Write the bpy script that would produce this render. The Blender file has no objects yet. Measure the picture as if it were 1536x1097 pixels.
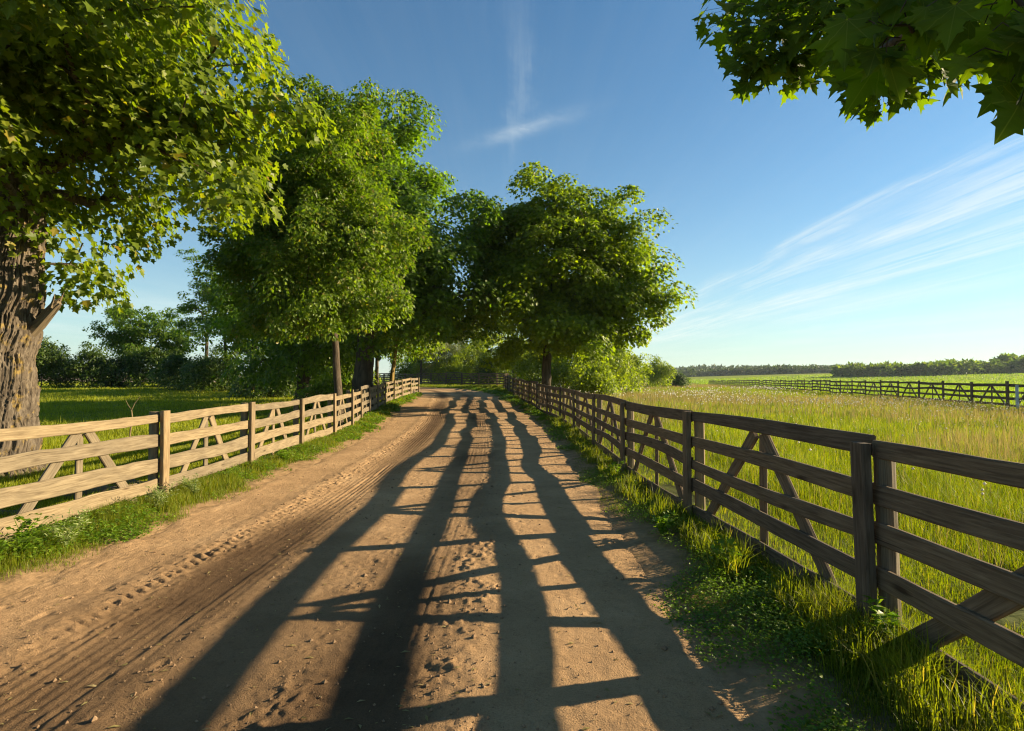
import bpy, math
import numpy as np
from mathutils import Vector

C = bpy.context.scene.collection
SC = bpy.context.scene
PI = math.pi
rng = np.random.default_rng(11)
SUN_EL, SUN_AZ = 17.4, 76.0          # degrees; azimuth clockwise from +Y


# ------------------------------------------------------------------ noise
def _hash(ix, iy, seed):
    h = (ix.astype(np.int64) * 374761393 + iy.astype(np.int64) * 668265263 + seed * 974634777) & 0xFFFFFFFF
    h = ((h ^ (h >> 13)) * 1274126177) & 0xFFFFFFFF
    h = (h ^ (h >> 16)) & 0xFFFFFFFF
    return h / 4294967295.0


def vn(x, y, seed=0):
    x = np.asarray(x, float); y = np.asarray(y, float)
    ix = np.floor(x); iy = np.floor(y)
    fx = x - ix; fy = y - iy
    fx = fx * fx * fx * (fx * (fx * 6 - 15) + 10); fy = fy * fy * fy * (fy * (fy * 6 - 15) + 10)
    a = _hash(ix, iy, seed); b = _hash(ix + 1, iy, seed)
    c = _hash(ix, iy + 1, seed); d = _hash(ix + 1, iy + 1, seed)
    return (a * (1 - fx) + b * fx) * (1 - fy) + (c * (1 - fx) + d * fx) * fy      # 0..1


def fbm(x, y, seed=0, octv=4):
    s = 0; a = 0.5; t = 0
    for k in range(octv):
        s = s + a * (vn(x, y, seed + k * 17) - .5); t += a
        x = x * 2.03 + 5.2; y = y * 2.03 + 1.7; a *= .5
    return s / t                                       # about -.5 .. .5


def sstep(x, a, b):
    t = np.clip((x - a) / (b - a), 0, 1)
    return t * t * (3 - 2 * t)


# ------------------------------------------------------------------ terrain
_PY = [-50, 10, 14, 18, 22, 26, 31, 36, 40, 50, 67, 90, 200, 3000]
_PZ = [0, 0, .03, .08, .15, .25, .40, .54, .66, .90, 1.22, 1.4, 1.5, 1.5]
CL = np.array([(-1.35, -8), (-1.35, 2), (-1.35, 8), (-1.4, 12), (-1.6, 18), (-2.1, 24), (-2.7, 29), (-3.4, 36), (-4.4, 43),
               (-6.2, 48.5), (-9.5, 53), (-15, 57), (-23, 60), (-36, 63)], float)
HWK = [(-8, 2.55), (8, 2.55), (12, 2.6), (18, 2.7), (24, 2.8), (29, 2.85), (36, 2.6), (43, 2.4), (70, 2.3)]


def smooth_path(P, step):
    P = np.asarray(P, float)
    d = np.r_[0, np.cumsum(np.linalg.norm(np.diff(P, axis=0), axis=1))]
    out = []
    n = len(P)
    for i in range(n - 1):
        p0 = P[max(i - 1, 0)]; p1 = P[i]; p2 = P[i + 1]; p3 = P[min(i + 2, n - 1)]
        k = max(2, int((d[i + 1] - d[i]) / step))
        for t in np.linspace(0, 1, k, endpoint=False):
            out.append(.5 * ((2 * p1) + (-p0 + p2) * t + (2 * p0 - 5 * p1 + 4 * p2 - p3) * t * t + (-p0 + 3 * p1 - 3 * p2 + p3) * t ** 3))
    out.append(P[-1])
    return np.array(out)


CLS = smooth_path(CL, .6)


def road_d(x, y):
    """distance outside the road's edge (negative inside)"""
    x = np.asarray(x, float).ravel(); y = np.asarray(y, float).ravel()
    out = np.full(x.shape, 50.0)
    near = np.where((y < 75) & (x < 12) & (x > -50))[0]
    for k in range(0, len(near), 40000):
        q = near[k:k + 40000]
        dd = (x[q, None] - CLS[None, :, 0]) ** 2 + (y[q, None] - CLS[None, :, 1]) ** 2
        j = dd.argmin(1)
        hw = np.interp(CLS[j, 1], [a for a, b in HWK], [b for a, b in HWK])
        out[q] = np.sqrt(dd[np.arange(len(q)), j]) - hw
    return out


def base_z(x, y):
    x = np.asarray(x, float); y = np.asarray(y, float)
    p = np.interp(y, _PY, _PZ)
    w = 1 - .75 * sstep(x, 2.5, 14)
    z = p * w
    z = z + sstep(y, 110, 420) * sstep(x, 40, 330) * 7.5          # field swelling up to the right
    z = z + sstep(y, 300, 900) * 4
    z = z + sstep(np.hypot(x, y - 20), 80, 180) * sstep(-x, 30, 90) * 1.2
    return z


def ground_z(x, y):
    sh = np.shape(x)
    x = np.asarray(x, float).ravel(); y = np.asarray(y, float).ravel()
    d = road_d(x, y)
    z = base_z(x, y) - .075 * (1 - sstep(d, -.5, .25)) + .05 * fbm(x * .9, y * .9, 3, 3) * sstep(d, -.2, .5)
    z = z - .06 * sstep(-x, 4.3, 5.2) * (1 - sstep(y, 10, 16)) + .03 * sstep(d, .1, .5) * (1 - sstep(d, .6, 1.2))
    return z.reshape(sh)


def gz(x, y):
    return float(ground_z(np.array([x]), np.array([y]))[0])


# ------------------------------------------------------------------ mesh helpers
def mesh_data(name, V, F, mat=None, smooth=False, uv=None, mats=None, midx=None):
    V = np.ascontiguousarray(V, np.float32)
    Fs = F if isinstance(F, list) else [F]
    Fs = [np.ascontiguousarray(f, np.int32) for f in Fs if len(f)]
    me = bpy.data.meshes.new(name)
    me.vertices.add(len(V)); me.vertices.foreach_set('co', V.ravel())
    loops = np.concatenate([f.ravel() for f in Fs])
    tot = np.concatenate([np.full(len(f), f.shape[1], np.int32) for f in Fs])
    st = np.r_[0, np.cumsum(tot)[:-1]].astype(np.int32)
    me.loops.add(len(loops)); me.loops.foreach_set('vertex_index', loops)
    me.polygons.add(len(tot)); me.polygons.foreach_set('loop_start', st); me.polygons.foreach_set('loop_total', tot)
    me.polygons.foreach_set('use_smooth', np.full(len(tot), bool(smooth)))
    if uv is not None:
        l = me.uv_layers.new(name='UVMap')
        l.data.foreach_set('uv', np.ascontiguousarray(uv, np.float32)[loops].ravel())
    for m in (mats or ([mat] if mat else [])):
        me.materials.append(m)
    if midx is not None:
        me.polygons.foreach_set('material_index', np.ascontiguousarray(midx, np.int32))
    me.update(calc_edges=True)
    return me


def link(name, me, parent=None):
    o = bpy.data.objects.new(name, me)
    C.objects.link(o)
    if parent is not None:
        o.parent = parent
    return o


def tag(o, label=None, cat=None, group=None, kind=None):
    if label: o['label'] = label
    if cat: o['category'] = cat
    if group: o['group'] = group
    if kind: o['kind'] = kind
    return o


def empty(name, loc, label, cat, group=None):
    o = bpy.data.objects.new(name, None)
    o.empty_display_size = .3
    C.objects.link(o); o.location = loc
    return tag(o, label, cat, group)


class MB:
    """collects vertex / face blocks"""
    def __init__(s): s.V = []; s.F = {}; s.U = []; s.n = 0

    def add(s, V, F, U=None):
        for f in (F if isinstance(F, list) else [F]):
            f = np.asarray(f)
            if len(f): s.F.setdefault(f.shape[1], []).append(f + s.n)
        s.V.append(np.asarray(V, float)); s.n += len(V)
        s.U.append(np.zeros((len(V), 2)) if U is None else np.asarray(U))

    def obj(s, name, mat, parent=None, org=(0, 0, 0), smooth=False):
        V = np.concatenate(s.V) - np.array(org)
        F = [np.concatenate(v) for v in s.F.values()]
        return link(name, mesh_data(name, V, F, mat, smooth, np.concatenate(s.U)), parent)


def tube(P, R, n=6, cap=True, bump=None):
    """P k x 3, R k -> verts, quads"""
    P = np.asarray(P, float); R = np.asarray(R, float); k = len(P)
    T = np.gradient(P, axis=0); T /= np.linalg.norm(T, axis=1)[:, None] + 1e-9
    ref = np.array([0, 0, 1.]) if abs(T[:, 2]).mean() < .8 else np.array([1., 0, 0])
    A = np.cross(T, ref); A /= np.linalg.norm(A, axis=1)[:, None] + 1e-9
    B = np.cross(T, A)
    th = np.linspace(0, 2 * PI, n, endpoint=False)
    r = R[:, None] * np.ones(n)[None]
    if bump is not None: r = r * bump
    V = P[:, None] + r[..., None] * (np.cos(th)[None, :, None] * A[:, None] + np.sin(th)[None, :, None] * B[:, None])
    i = np.arange(k - 1)[:, None] * n; j = np.arange(n)[None]; j2 = (j + 1) % n
    Q = np.stack([i + j, i + j2, i + n + j2, i + n + j], -1).reshape(-1, 4)
    L = np.r_[0, np.cumsum(np.linalg.norm(np.diff(P, axis=0), axis=1))]
    U = np.stack([np.repeat(L, n), np.tile(th / (2 * PI), k)], -1)
    V = V.reshape(-1, 3); F = [Q]
    if cap:
        V = np.concatenate([V, P[:1], P[-1:]]); c0 = k * n
        U = np.concatenate([U, U[:1], U[-1:]])
        jj = np.arange(n)
        F.append(np.concatenate([np.stack([np.full(n, c0), (jj + 1) % n, jj], -1),
                                 np.stack([np.full(n, c0 + 1), (k - 1) * n + jj, (k - 1) * n + (jj + 1) % n], -1)]))
    return V, F, U


# ------------------------------------------------------------------ materials
def new_mat(name):
    m = bpy.data.materials.new(name); m.use_nodes = True
    nt = m.node_tree
    for n in list(nt.nodes): nt.nodes.remove(n)
    out = nt.nodes.new('ShaderNodeOutputMaterial')
    return m, nt, out


def N(nt, typ, **kw):
    n = nt.nodes.new('ShaderNode' + typ)
    for k, v in kw.items():
        if k in n.inputs: n.inputs[k].default_value = v
        else: setattr(n, k, v)
    return n


def L(nt, a, b): nt.links.new(a, b)


def ramp(nt, src, stops):
    r = N(nt, 'ValToRGB'); e = r.color_ramp.elements
    while len(e) < len(stops): e.new(.5)
    for i, (p, c) in enumerate(stops):
        e[i].position = p; e[i].color = (*c, 1) if len(c) == 3 else c
    L(nt, src, r.inputs[0])
    return r.outputs[0]


def mix(nt, f, a, b, typ='MIX'):
    m = N(nt, 'MixRGB', blend_type=typ)
    for s, v in zip(m.inputs, (f, a, b)):
        if hasattr(v, 'is_linked'): L(nt, v, s)
        elif isinstance(v, (int, float)): s.default_value = v
        else: s.default_value = (*v, 1)
    return m.outputs[0]


def mth(nt, op, a, b=None, c=None, clamp=False):
    m = N(nt, 'Math', operation=op, use_clamp=clamp)
    for s, v in zip(m.inputs, (a, b, c)):
        if v is None: continue
        if hasattr(v, 'is_linked'): L(nt, v, s)
        else: s.default_value = v
    return m.outputs[0]


def noise(nt, vec, scale, detail=4, rough=.55, dist=0):
    n = N(nt, 'TexNoise', Scale=scale, Detail=detail, Roughness=rough, Distortion=dist)
    if vec is not None: L(nt, vec, n.inputs['Vector'])
    return n.outputs[0]


def leaf_mat(name, stops, trans, tf=.4, rough=.45, patch=.35, veins=False, pm=.35):
    """one tint per leaf; light passes through the blade"""
    m, nt, out = new_mat(name)
    g = N(nt, 'NewGeometry')
    col = ramp(nt, g.outputs['Random Per Island'], stops)
    n = noise(nt, g.outputs['Position'], patch, 3)
    col = mix(nt, pm, col, ramp(nt, n, [(.3, (.55, .6, .5)), (.7, (1.3, 1.25, 1.1))]), 'MULTIPLY')
    if veins:
        tc = N(nt, 'TexCoord'); sp = N(nt, 'SeparateXYZ'); L(nt, tc.outputs['UV'], sp.inputs[0])
        ax = mth(nt, 'ABSOLUTE', sp.outputs[0]); d = None
        for a in (0, .66, 1.25):
            q = mth(nt, 'ABSOLUTE', mth(nt, 'SUBTRACT', mth(nt, 'MULTIPLY', ax, math.cos(a)), mth(nt, 'MULTIPLY', sp.outputs[1], math.sin(a))))
            d = q if d is None else mth(nt, 'MINIMUM', d, q)
        side = mth(nt, 'PINGPONG', mth(nt, 'SUBTRACT', sp.outputs[1], mth(nt, 'MULTIPLY', ax, .8)), .07)
        col = mix(nt, ramp(nt, d, [(.004, (1, 1, 1)), (.014, (0, 0, 0))]), col, (.085, .115, .025))
        col = mix(nt, mth(nt, 'MULTIPLY', ramp(nt, side, [(.002, (1, 1, 1)), (.010, (0, 0, 0))]), .2), col, (.08, .11, .02))
    p = N(nt, 'BsdfPrincipled', Roughness=rough)
    p.inputs['Specular IOR Level'].default_value = .12 if veins else .3
    L(nt, col, p.inputs['Base Color'])
    t = N(nt, 'BsdfTranslucent')
    L(nt, mix(nt, 1.0, col, trans, 'MULTIPLY'), t.inputs['Color'])
    mx = N(nt, 'MixShader'); mx.inputs[0].default_value = tf
    L(nt, p.outputs[0], mx.inputs[1]); L(nt, t.outputs[0], mx.inputs[2]); L(nt, mx.outputs[0], out.inputs[0])
    return m


def wood_mat(name, c0, c1, c2):
    m, nt, out = new_mat(name)
    oi = N(nt, 'ObjectInfo'); tc = N(nt, 'TexCoord')
    off = N(nt, 'CombineXYZ')
    L(nt, mth(nt, 'MULTIPLY', oi.outputs['Random'], 37.0), off.inputs[0])
    L(nt, mth(nt, 'MULTIPLY', oi.outputs['Random'], 11.0), off.inputs[1])
    va = N(nt, 'VectorMath', operation='ADD')
    L(nt, tc.outputs['UV'], va.inputs[0]); L(nt, off.outputs[0], va.inputs[1])
    mp = N(nt, 'Mapping'); mp.inputs['Scale'].default_value = (1.6, 26, 1)
    L(nt, va.outputs[0], mp.inputs[0])
    grain = noise(nt, mp.outputs[0], 2.2, 7, .6, .5)
    mp2 = N(nt, 'Mapping'); mp2.inputs['Scale'].default_value = (2.2, 7, 1)
    L(nt, va.outputs[0], mp2.inputs[0])
    blot = noise(nt, mp2.outputs[0], 1.3, 4)
    vo = N(nt, 'TexVoronoi', Scale=1.0)
    mp3 = N(nt, 'Mapping'); mp3.inputs['Scale'].default_value = (1.7, 6, 1)
    L(nt, va.outputs[0], mp3.inputs[0]); L(nt, mp3.outputs[0], vo.inputs['Vector'])
    knot = ramp(nt, vo.outputs['Distance'], [(.06, (.16, .11, .08)), (.16, (1, 1, 1))])
    col = ramp(nt, grain, [(.3, c0), (.5, c1), (.72, c2)])
    col = mix(nt, .7, col, ramp(nt, blot, [(.3, (.62, .6, .58)), (.65, (1.12, 1.1, 1.05))]), 'MULTIPLY')
    col = mix(nt, .75, col, knot, 'MULTIPLY')
    mp4 = N(nt, 'Mapping'); mp4.inputs['Scale'].default_value = (.9, 70, 1); L(nt, va.outputs[0], mp4.inputs[0])
    crack = ramp(nt, noise(nt, mp4.outputs[0], 1.0, 3, .5, .3), [(.27, (.3, .27, .25)), (.34, (1, 1, 1))])
    col = mix(nt, .8, col, crack, 'MULTIPLY')
    tone = ramp(nt, oi.outputs['Random'], [(0, (.72, .72, .74)), (.5, (1, .97, .92)), (1, (1.12, 1.05, .93))])
    col = mix(nt, 1.0, col, tone, 'MULTIPLY')
    p = N(nt, 'BsdfPrincipled', Roughness=.85)
    p.inputs['Specular IOR Level'].default_value = .2
    L(nt, col, p.inputs['Base Color'])
    b = N(nt, 'Bump', Strength=.55, Distance=.006)
    L(nt, grain, b.inputs['Height']); L(nt, b.outputs[0], p.inputs['Normal'])
    L(nt, p.outputs[0], out.inputs[0])
    return m


def bark_mat(name, c0, c1, c2, sc=9.0, moss=None):
    m, nt, out = new_mat(name)
    g = N(nt, 'NewGeometry')
    mp = N(nt, 'Mapping'); mp.inputs['Scale'].default_value = (1, 1, .22)
    L(nt, g.outputs['Position'], mp.inputs[0])
    n = noise(nt, mp.outputs[0], sc, 6, .65, .6)
    n2 = noise(nt, g.outputs['Position'], 1.3, 3)
    col = ramp(nt, n, [(.3, c0), (.5, c1), (.7, c2)])
    col = mix(nt, .5, col, ramp(nt, n2, [(.35, (.7, .7, .7)), (.65, (1.15, 1.1, 1))]), 'MULTIPLY')
    if moss:
        n3 = noise(nt, g.outputs['Position'], 5.5, 4)
        col = mix(nt, ramp(nt, n3, [(.58, (0, 0, 0)), (.68, (1, 1, 1))]), col, moss)
    p = N(nt, 'BsdfPrincipled', Roughness=.92)
    p.inputs['Specular IOR Level'].default_value = .15
    L(nt, col, p.inputs['Base Color'])
    b = N(nt, 'Bump', Strength=.8, Distance=.03)
    L(nt, n, b.inputs['Height']); L(nt, b.outputs[0], p.inputs['Normal'])
    L(nt, p.outputs[0], out.inputs[0])
    return m


def plain_mat(name, stops, scale=3.0, rough=.9, bump=.3, bd=.02, detail=5):
    m, nt, out = new_mat(name)
    g = N(nt, 'NewGeometry')
    n = noise(nt, g.outputs['Position'], scale, detail)
    p = N(nt, 'BsdfPrincipled', Roughness=rough)
    p.inputs['Specular IOR Level'].default_value = .15
    L(nt, ramp(nt, n, stops), p.inputs['Base Color'])
    b = N(nt, 'Bump', Strength=bump, Distance=bd)
    L(nt, noise(nt, g.outputs['Position'], scale * 5, 4), b.inputs['Height']); L(nt, b.outputs[0], p.inputs['Normal'])
    L(nt, p.outputs[0], out.inputs[0])
    return m


M = {}
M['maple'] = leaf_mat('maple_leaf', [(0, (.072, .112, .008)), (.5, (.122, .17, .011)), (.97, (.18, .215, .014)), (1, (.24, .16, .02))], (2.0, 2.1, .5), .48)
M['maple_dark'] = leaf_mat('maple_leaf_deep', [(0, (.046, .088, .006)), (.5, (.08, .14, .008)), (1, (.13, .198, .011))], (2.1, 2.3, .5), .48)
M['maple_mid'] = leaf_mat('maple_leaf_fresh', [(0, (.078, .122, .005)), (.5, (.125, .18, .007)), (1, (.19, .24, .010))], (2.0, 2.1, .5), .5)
M['ash'] = leaf_mat('ash_leaf', [(0, (.06, .102, .007)), (.5, (.10, .158, .010)), (.9, (.15, .205, .014)), (1, (.22, .17, .05))], (2.0, 2.2, .5), .45)
M['near_leaf'] = leaf_mat('near_maple_leaf', [(0, (.04, .07, .008)), (1, (.075, .115, .012))], (3.2, 3.3, .3), .48, .6, 2.0, True)
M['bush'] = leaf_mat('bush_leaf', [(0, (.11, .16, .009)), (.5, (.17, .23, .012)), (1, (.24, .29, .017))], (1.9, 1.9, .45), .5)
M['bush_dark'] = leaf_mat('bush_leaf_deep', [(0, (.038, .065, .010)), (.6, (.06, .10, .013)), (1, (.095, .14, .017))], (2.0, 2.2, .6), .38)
M['willow'] = leaf_mat('willow_leaf', [(0, (.12, .15, .06)), (.5, (.17, .2, .09)), (1, (.24, .26, .13))], (1.5, 1.5, .9), .38)
M['grass_meadow'] = leaf_mat('meadow_grass_blade', [(0, (.085, .13, .004)), (.4, (.135, .185, .006)), (.88, (.20, .24, .01)), (1, (.33, .27, .06))], (1.8, 1.75, .35), .46, .55, .45, False, .75)
M['grass_verge'] = leaf_mat('verge_grass_blade', [(0, (.08, .115, .006)), (.5, (.13, .17, .009)), (.92, (.18, .21, .013)), (1, (.3, .25, .06))], (1.9, 1.8, .45), .45, .55, 1.5)
M['grass_pasture'] = leaf_mat('pasture_grass_blade', [(0, (.15, .19, .008)), (.6, (.23, .27, .012)), (1, (.32, .33, .02))], (1.7, 1.6, .4), .45, .55, .5)
M['crop'] = leaf_mat('crop_blade', [(0, (.12, .2, .008)), (.6, (.17, .26, .011)), (1, (.24, .3, .016))], (1.7, 1.7, .4), .42, .5, .012)
M['seed'] = leaf_mat('seed_grass', [(0, (.2, .17, .06)), (.6, (.28, .235, .10)), (1, (.36, .29, .15))], (1.3, 1.2, .8), .35, .7)
M['weed'] = leaf_mat('weed_leaf', [(0, (.07, .14, .010)), (.6, (.12, .2, .015)), (1, (.18, .26, .02))], (2.0, 2.1, .5), .4, .5, 3)
M['pale_weed'] = leaf_mat('pale_weed_leaf', [(0, (.2, .26, .09)), (.6, (.28, .34, .14)), (1, (.38, .42, .2))], (1.5, 1.5, .7), .35, .6, 3)
M['fluff'] = leaf_mat('seed_fluff', [(0, (.6, .56, .46)), (1, (.8, .78, .7))], (1, 1, 1), .3, .8)
M['yellow_flower'] = leaf_mat('yellow_petal', [(0, (.6, .42, .02)), (1, (.75, .55, .04))], (1, 1, .8), .3, .6)
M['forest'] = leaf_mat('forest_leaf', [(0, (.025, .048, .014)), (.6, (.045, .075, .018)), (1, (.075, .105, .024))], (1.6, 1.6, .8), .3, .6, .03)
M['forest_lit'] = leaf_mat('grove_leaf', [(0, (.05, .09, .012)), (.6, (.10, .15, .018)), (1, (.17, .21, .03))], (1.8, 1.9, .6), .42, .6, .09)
M['wood'] = wood_mat('weathered_board', (.11, .085, .052), (.185, .150, .098), (.24, .2, .135))
M['wood_shaded'] = wood_mat('weathered_board_shaded', (.078, .056, .038), (.142, .106, .073), (.21, .162, .115))  # same board wood, its colour darkened for fences seen in shade
M['log'] = wood_mat('peeled_log', (.105, .078, .047), (.195, .15, .093), (.26, .21, .135))
M['bark'] = bark_mat('maple_bark', (.026, .02, .015), (.092, .074, .055), (.168, .14, .107), 15, (.20, .14, .045))
M['bark_dark'] = bark_mat('dark_bark', (.03, .024, .017), (.075, .058, .04), (.13, .10, .072), 8)
M['bark_yellow'] = bark_mat('yellow_bark', (.11, .075, .025), (.2, .14, .045), (.27, .2, .07), 7)  # orange-yellow tones, brighter than the other barks


# ------------------------------------------------------------------ ground
def sgrid(lo, hi, n, c, k):
    a = np.arcsinh((lo - c) / k); b = np.arcsinh((hi - c) / k)
    return c + k * np.sinh(np.linspace(a, b, n))


def grid_faces(nx, ny):
    i = np.arange(ny - 1)[:, None] * nx; j = np.arange(nx - 1)[None]
    return np.stack([i + j, i + j + 1, i + nx + j + 1, i + nx + j], -1).reshape(-1, 4)


xs = sgrid(-1800, 2600, 420, -1, 5); ys = sgrid(-60, 3600, 420, 4, 8)
X, Y = np.meshgrid(xs, ys)
GV = np.stack([X, Y, ground_z(X, Y)], -1).reshape(-1, 3)
m, nt, out = new_mat('ground_soil_and_grass')
g = N(nt, 'NewGeometry'); pos = g.outputs['Position']
sep = N(nt, 'SeparateXYZ'); L(nt, pos, sep.inputs[0])
px, py = sep.outputs[0], sep.outputs[1]
mead = ramp(nt, noise(nt, pos, .12, 6, .65), [(.28, (.13, .14, .01)), (.5, (.20, .195, .018)), (.72, (.28, .23, .06))])
near = ramp(nt, noise(nt, pos, 2.0, 6, .65), [(.3, (.05, .05, .022)), (.6, (.07, .085, .02)), (.8, (.10, .11, .03))])
beyond = mth(nt, 'GREATER_THAN', mth(nt, 'SUBTRACT', px, mth(nt, 'MULTIPLY', py, .25)), 17.9)
crop = ramp(nt, noise(nt, pos, .02, 5, .6), [(.3, (.16, .21, .012)), (.6, (.22, .26, .015)), (.8, (.30, .28, .02))])
far = mix(nt, beyond, mead, crop)
mr = N(nt, 'MapRange'); mr.inputs['From Min'].default_value = 14; mr.inputs['From Max'].default_value = 45
L(nt, py, mr.inputs[0])
col = mix(nt, mr.outputs[0], near, far)
lf = N(nt, 'MapRange'); lf.inputs['From Min'].default_value = -4; lf.inputs['From Max'].default_value = -9
L(nt, px, lf.inputs[0])
past = ramp(nt, noise(nt, pos, .5, 6, .65), [(.3, (.10, .125, .010)), (.6, (.16, .18, .014)), (.8, (.2, .2, .03))])
col = mix(nt, lf.outputs[0], col, past)
p = N(nt, 'BsdfPrincipled', Roughness=.95); p.inputs['Specular IOR Level'].default_value = .05
L(nt, col, p.inputs['Base Color'])
b = N(nt, 'Bump', Strength=.6, Distance=.08); L(nt, noise(nt, pos, 3.5, 5), b.inputs['Height']); L(nt, b.outputs[0], p.inputs['Normal'])
L(nt, p.outputs[0], out.inputs[0])
gat = N(nt, 'Attribute', attribute_name='soil')
sf = mth(nt, 'ADD', gat.outputs['Fac'], mth(nt, 'MULTIPLY', mth(nt, 'SUBTRACT', noise(nt, pos, 5, 5, .65), .5), 1.4), clamp=True)
col = mix(nt, mth(nt, 'MULTIPLY', sf, gat.outputs['Fac']), col, ramp(nt, noise(nt, pos, 6, 6, .65), [(.3, (.2, .128, .066)), (.6, (.34, .22, .116)), (.8, (.42, .28, .155))]))
L(nt, col, p.inputs['Base Color'])
me = mesh_data('ground', GV, grid_faces(420, 420), m, True)
a = me.attributes.new('soil', 'FLOAT', 'POINT'); a.data.foreach_set('value', (1 - sstep(road_d(X, Y), .15, .9)).astype(np.float32))
tag(link('ground', me), kind='structure')

# ------------------------------------------------------------------ dirt road
rows = []
s = 0.9
while s < 43:
    rows.append(s); s += max(.0075, .0034 * s)
nc = 460
tt = np.linspace(-1, 1, nc)
cls_y = CLS[:, 1]
ry = np.array(rows)
cx = np.interp(ry, CLS[:, 1], CLS[:, 0]); hw = np.interp(ry, [a for a, b in HWK], [b for a, b in HWK])
RX = cx[:, None] + tt[None] * (hw[:, None] + .5); RY = np.repeat(ry[:, None], nc, 1)
bend = CLS[CLS[:, 1] > 43.2]
bt = np.gradient(CLS, axis=0)[CLS[:, 1] > 43.2]; bt /= np.linalg.norm(bt, axis=1)[:, None]
bn = np.stack([bt[:, 1], -bt[:, 0]], -1)
bh = np.interp(bend[:, 1], [a for a, b in HWK], [b for a, b in HWK]) + .5
RX = np.concatenate([RX, bend[:, 0][:, None] + tt[None] * bh[:, None] * bn[:, 0][:, None]])
RY = np.concatenate([RY, bend[:, 1][:, None] + tt[None] * bh[:, None] * bn[:, 1][:, None]])
full_h = np.concatenate([hw + .5, bh])
D = tt[None] * full_h[:, None]                  # across, metres from the centre line
LON = RY                                         # along
warp = .10 * fbm(LON * .25, D * .2, 71, 3)
Dw = D + warp


def band(d, c, w): return np.exp(-((d - c) / w) ** 2)


moist_vignette = np.zeros_like(D)
disp = .009 * fbm(RX * .8, RY * .8, 5, 4) + .006 * fbm(RX * 4, RY * 4, 9, 4) + .006 * fbm(RX * 18, RY * 18, 13, 3)
# wheel ruts: X = -2.45 (left), about -.75 and +.5 ; D is relative to X = -1.35
rutL = band(Dw, -1.10, .36); rutM = band(Dw, .62, .33); rutM2 = band(Dw, .10, .3); rutR = band(Dw, 1.75, .35)
disp -= .024 * rutL + .011 * rutM + .005 * rutM2 + .005 * rutR
disp += .016 * band(Dw, -1.62, .13) + .010 * band(Dw, -.62, .16) + .006 * band(Dw, 1.12, .18) + .005 * band(Dw, .34, .1)
# fine ridges drawn by the tyres
lines = 2.6 * (fbm(Dw * 16, LON * .55, 31, 3)) + .5 * np.sin((Dw + .03 * fbm(LON * .7, D * 1.5, 32, 3)) * 2 * PI / .075)
disp += .0075 * lines * np.clip(rutL * 1.6, 0, 1) * (vn(LON * .6, Dw * 3, 41) * 1.2)
lines2 = 2.6 * fbm(Dw * 26, LON * .5, 33, 3)
disp += .0062 * lines2 * band(Dw, .7, .5) * (vn(LON * .5, Dw * 3, 43) * 1.4)
# lug prints of a tractor tyre
lug = np.clip(np.sin(LON * 2 * PI / .115 + np.sin(Dw * 30) * .9 + 3 * fbm(LON * .8, Dw, 46, 2)), 0, 1) ** 2
track = band(Dw + .06 * fbm(LON * 1.4, D * 0, 50, 3), -1.5, .06) * (.1 + 1.2 * vn(LON * .9, Dw * 2, 47) * (.3 + vn(LON * 9, Dw * 9, 58)))
disp -= .028 * lug * track * (.3 + 1.2 * vn(LON * 7, Dw * 5, 59))
disp += .020 * (1 - lug) * track * vn(LON * 14, Dw * 14, 48)
lug2 = np.clip(np.sin(LON * 2 * PI / .2 + Dw * 9), 0, 1) ** 2
disp -= .006 * lug2 * band(Dw, .36, .1) * vn(LON * .4, Dw, 49)
# clods and crumbs in rows beside the ruts, and scattered dents
cl = np.clip(.6 * vn(RX * 22, RY * 18, 51) + .4 * vn(RX * 44, RY * 38, 53) - .5, 0, 1) * vn(RX * 5, RY * 4, 52) * 1.5
rowm = .35 * band(Dw, -.45, .22) + 1.0 * band(Dw, 1.02, .18) + .8 * band(Dw, -1.45, .2) + .5 * band(Dw, .2, .16) + .12
disp += .012 * fbm(RX * 11, RY * 9, 65, 4) * (.25 + rowm)
disp += np.minimum(.055 * cl * rowm * (.2 + 1.2 * vn(RX * 1.7, RY * 1.1, 57)), .019)
dent = np.clip(vn(RX * 13, RY * 10, 55) - .74, 0, 1) * np.clip(vn(RX * 1.5, RY * 1.2, 56) - .35, 0, 1)
disp -= np.minimum(.08 * dent, .008)
moist_vignette = .9 * band(Dw, -1.02, .42) * (.4 + .8 * vn(LON * .35, Dw, 61)) + .75 * band(Dw, .55, .5) * (.3 + .9 * vn(LON * .5, Dw * 1.3, 62)) \
    + .55 * fbm(RX * .55, RY * .35, 63, 4) + .75 * (1 - sstep(LON, 2.4, 7.0)) * sstep(-D, -1.6, .2) * (1 - .6 * sstep(-D, 1.0, 2.2)) * (.6 + .6 * vn(RX * 1.2, RY * .8, 64))  # last term darkens the near road: part damp soil, part lens vignette
moist_vignette = np.clip(moist_vignette, 0, 1)
fade = sstep(full_h[:, None] - np.abs(D), .0, .85)
edge = fbm(RX * 1.6, RY * 1.6, 67, 4)
RZ = base_z(RX, RY) + disp * np.clip(fade * 1.3, 0, 1) * np.clip(1.2 - RY / 70, .2, 1) - .085 * (1 - fade) ** 1.5 + .22 * edge * (1 - fade) * fade * 2 - .012
m, nt, out = new_mat('dirt_road')
g = N(nt, 'NewGeometry'); pos = g.outputs['Position']
at = N(nt, 'Attribute', attribute_name='moist_vignette')
n1 = noise(nt, pos, 1.4, 7, .65); n2 = noise(nt, pos, 28, 5, .7); n3 = noise(nt, pos, 110, 3, .7)
dry = ramp(nt, n1, [(.3, (.33, .208, .106)), (.55, (.43, .275, .142)), (.75, (.51, .34, .183))])
wet = ramp(nt, n1, [(.3, (.075, .044, .022)), (.7, (.13, .08, .042))])
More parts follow.
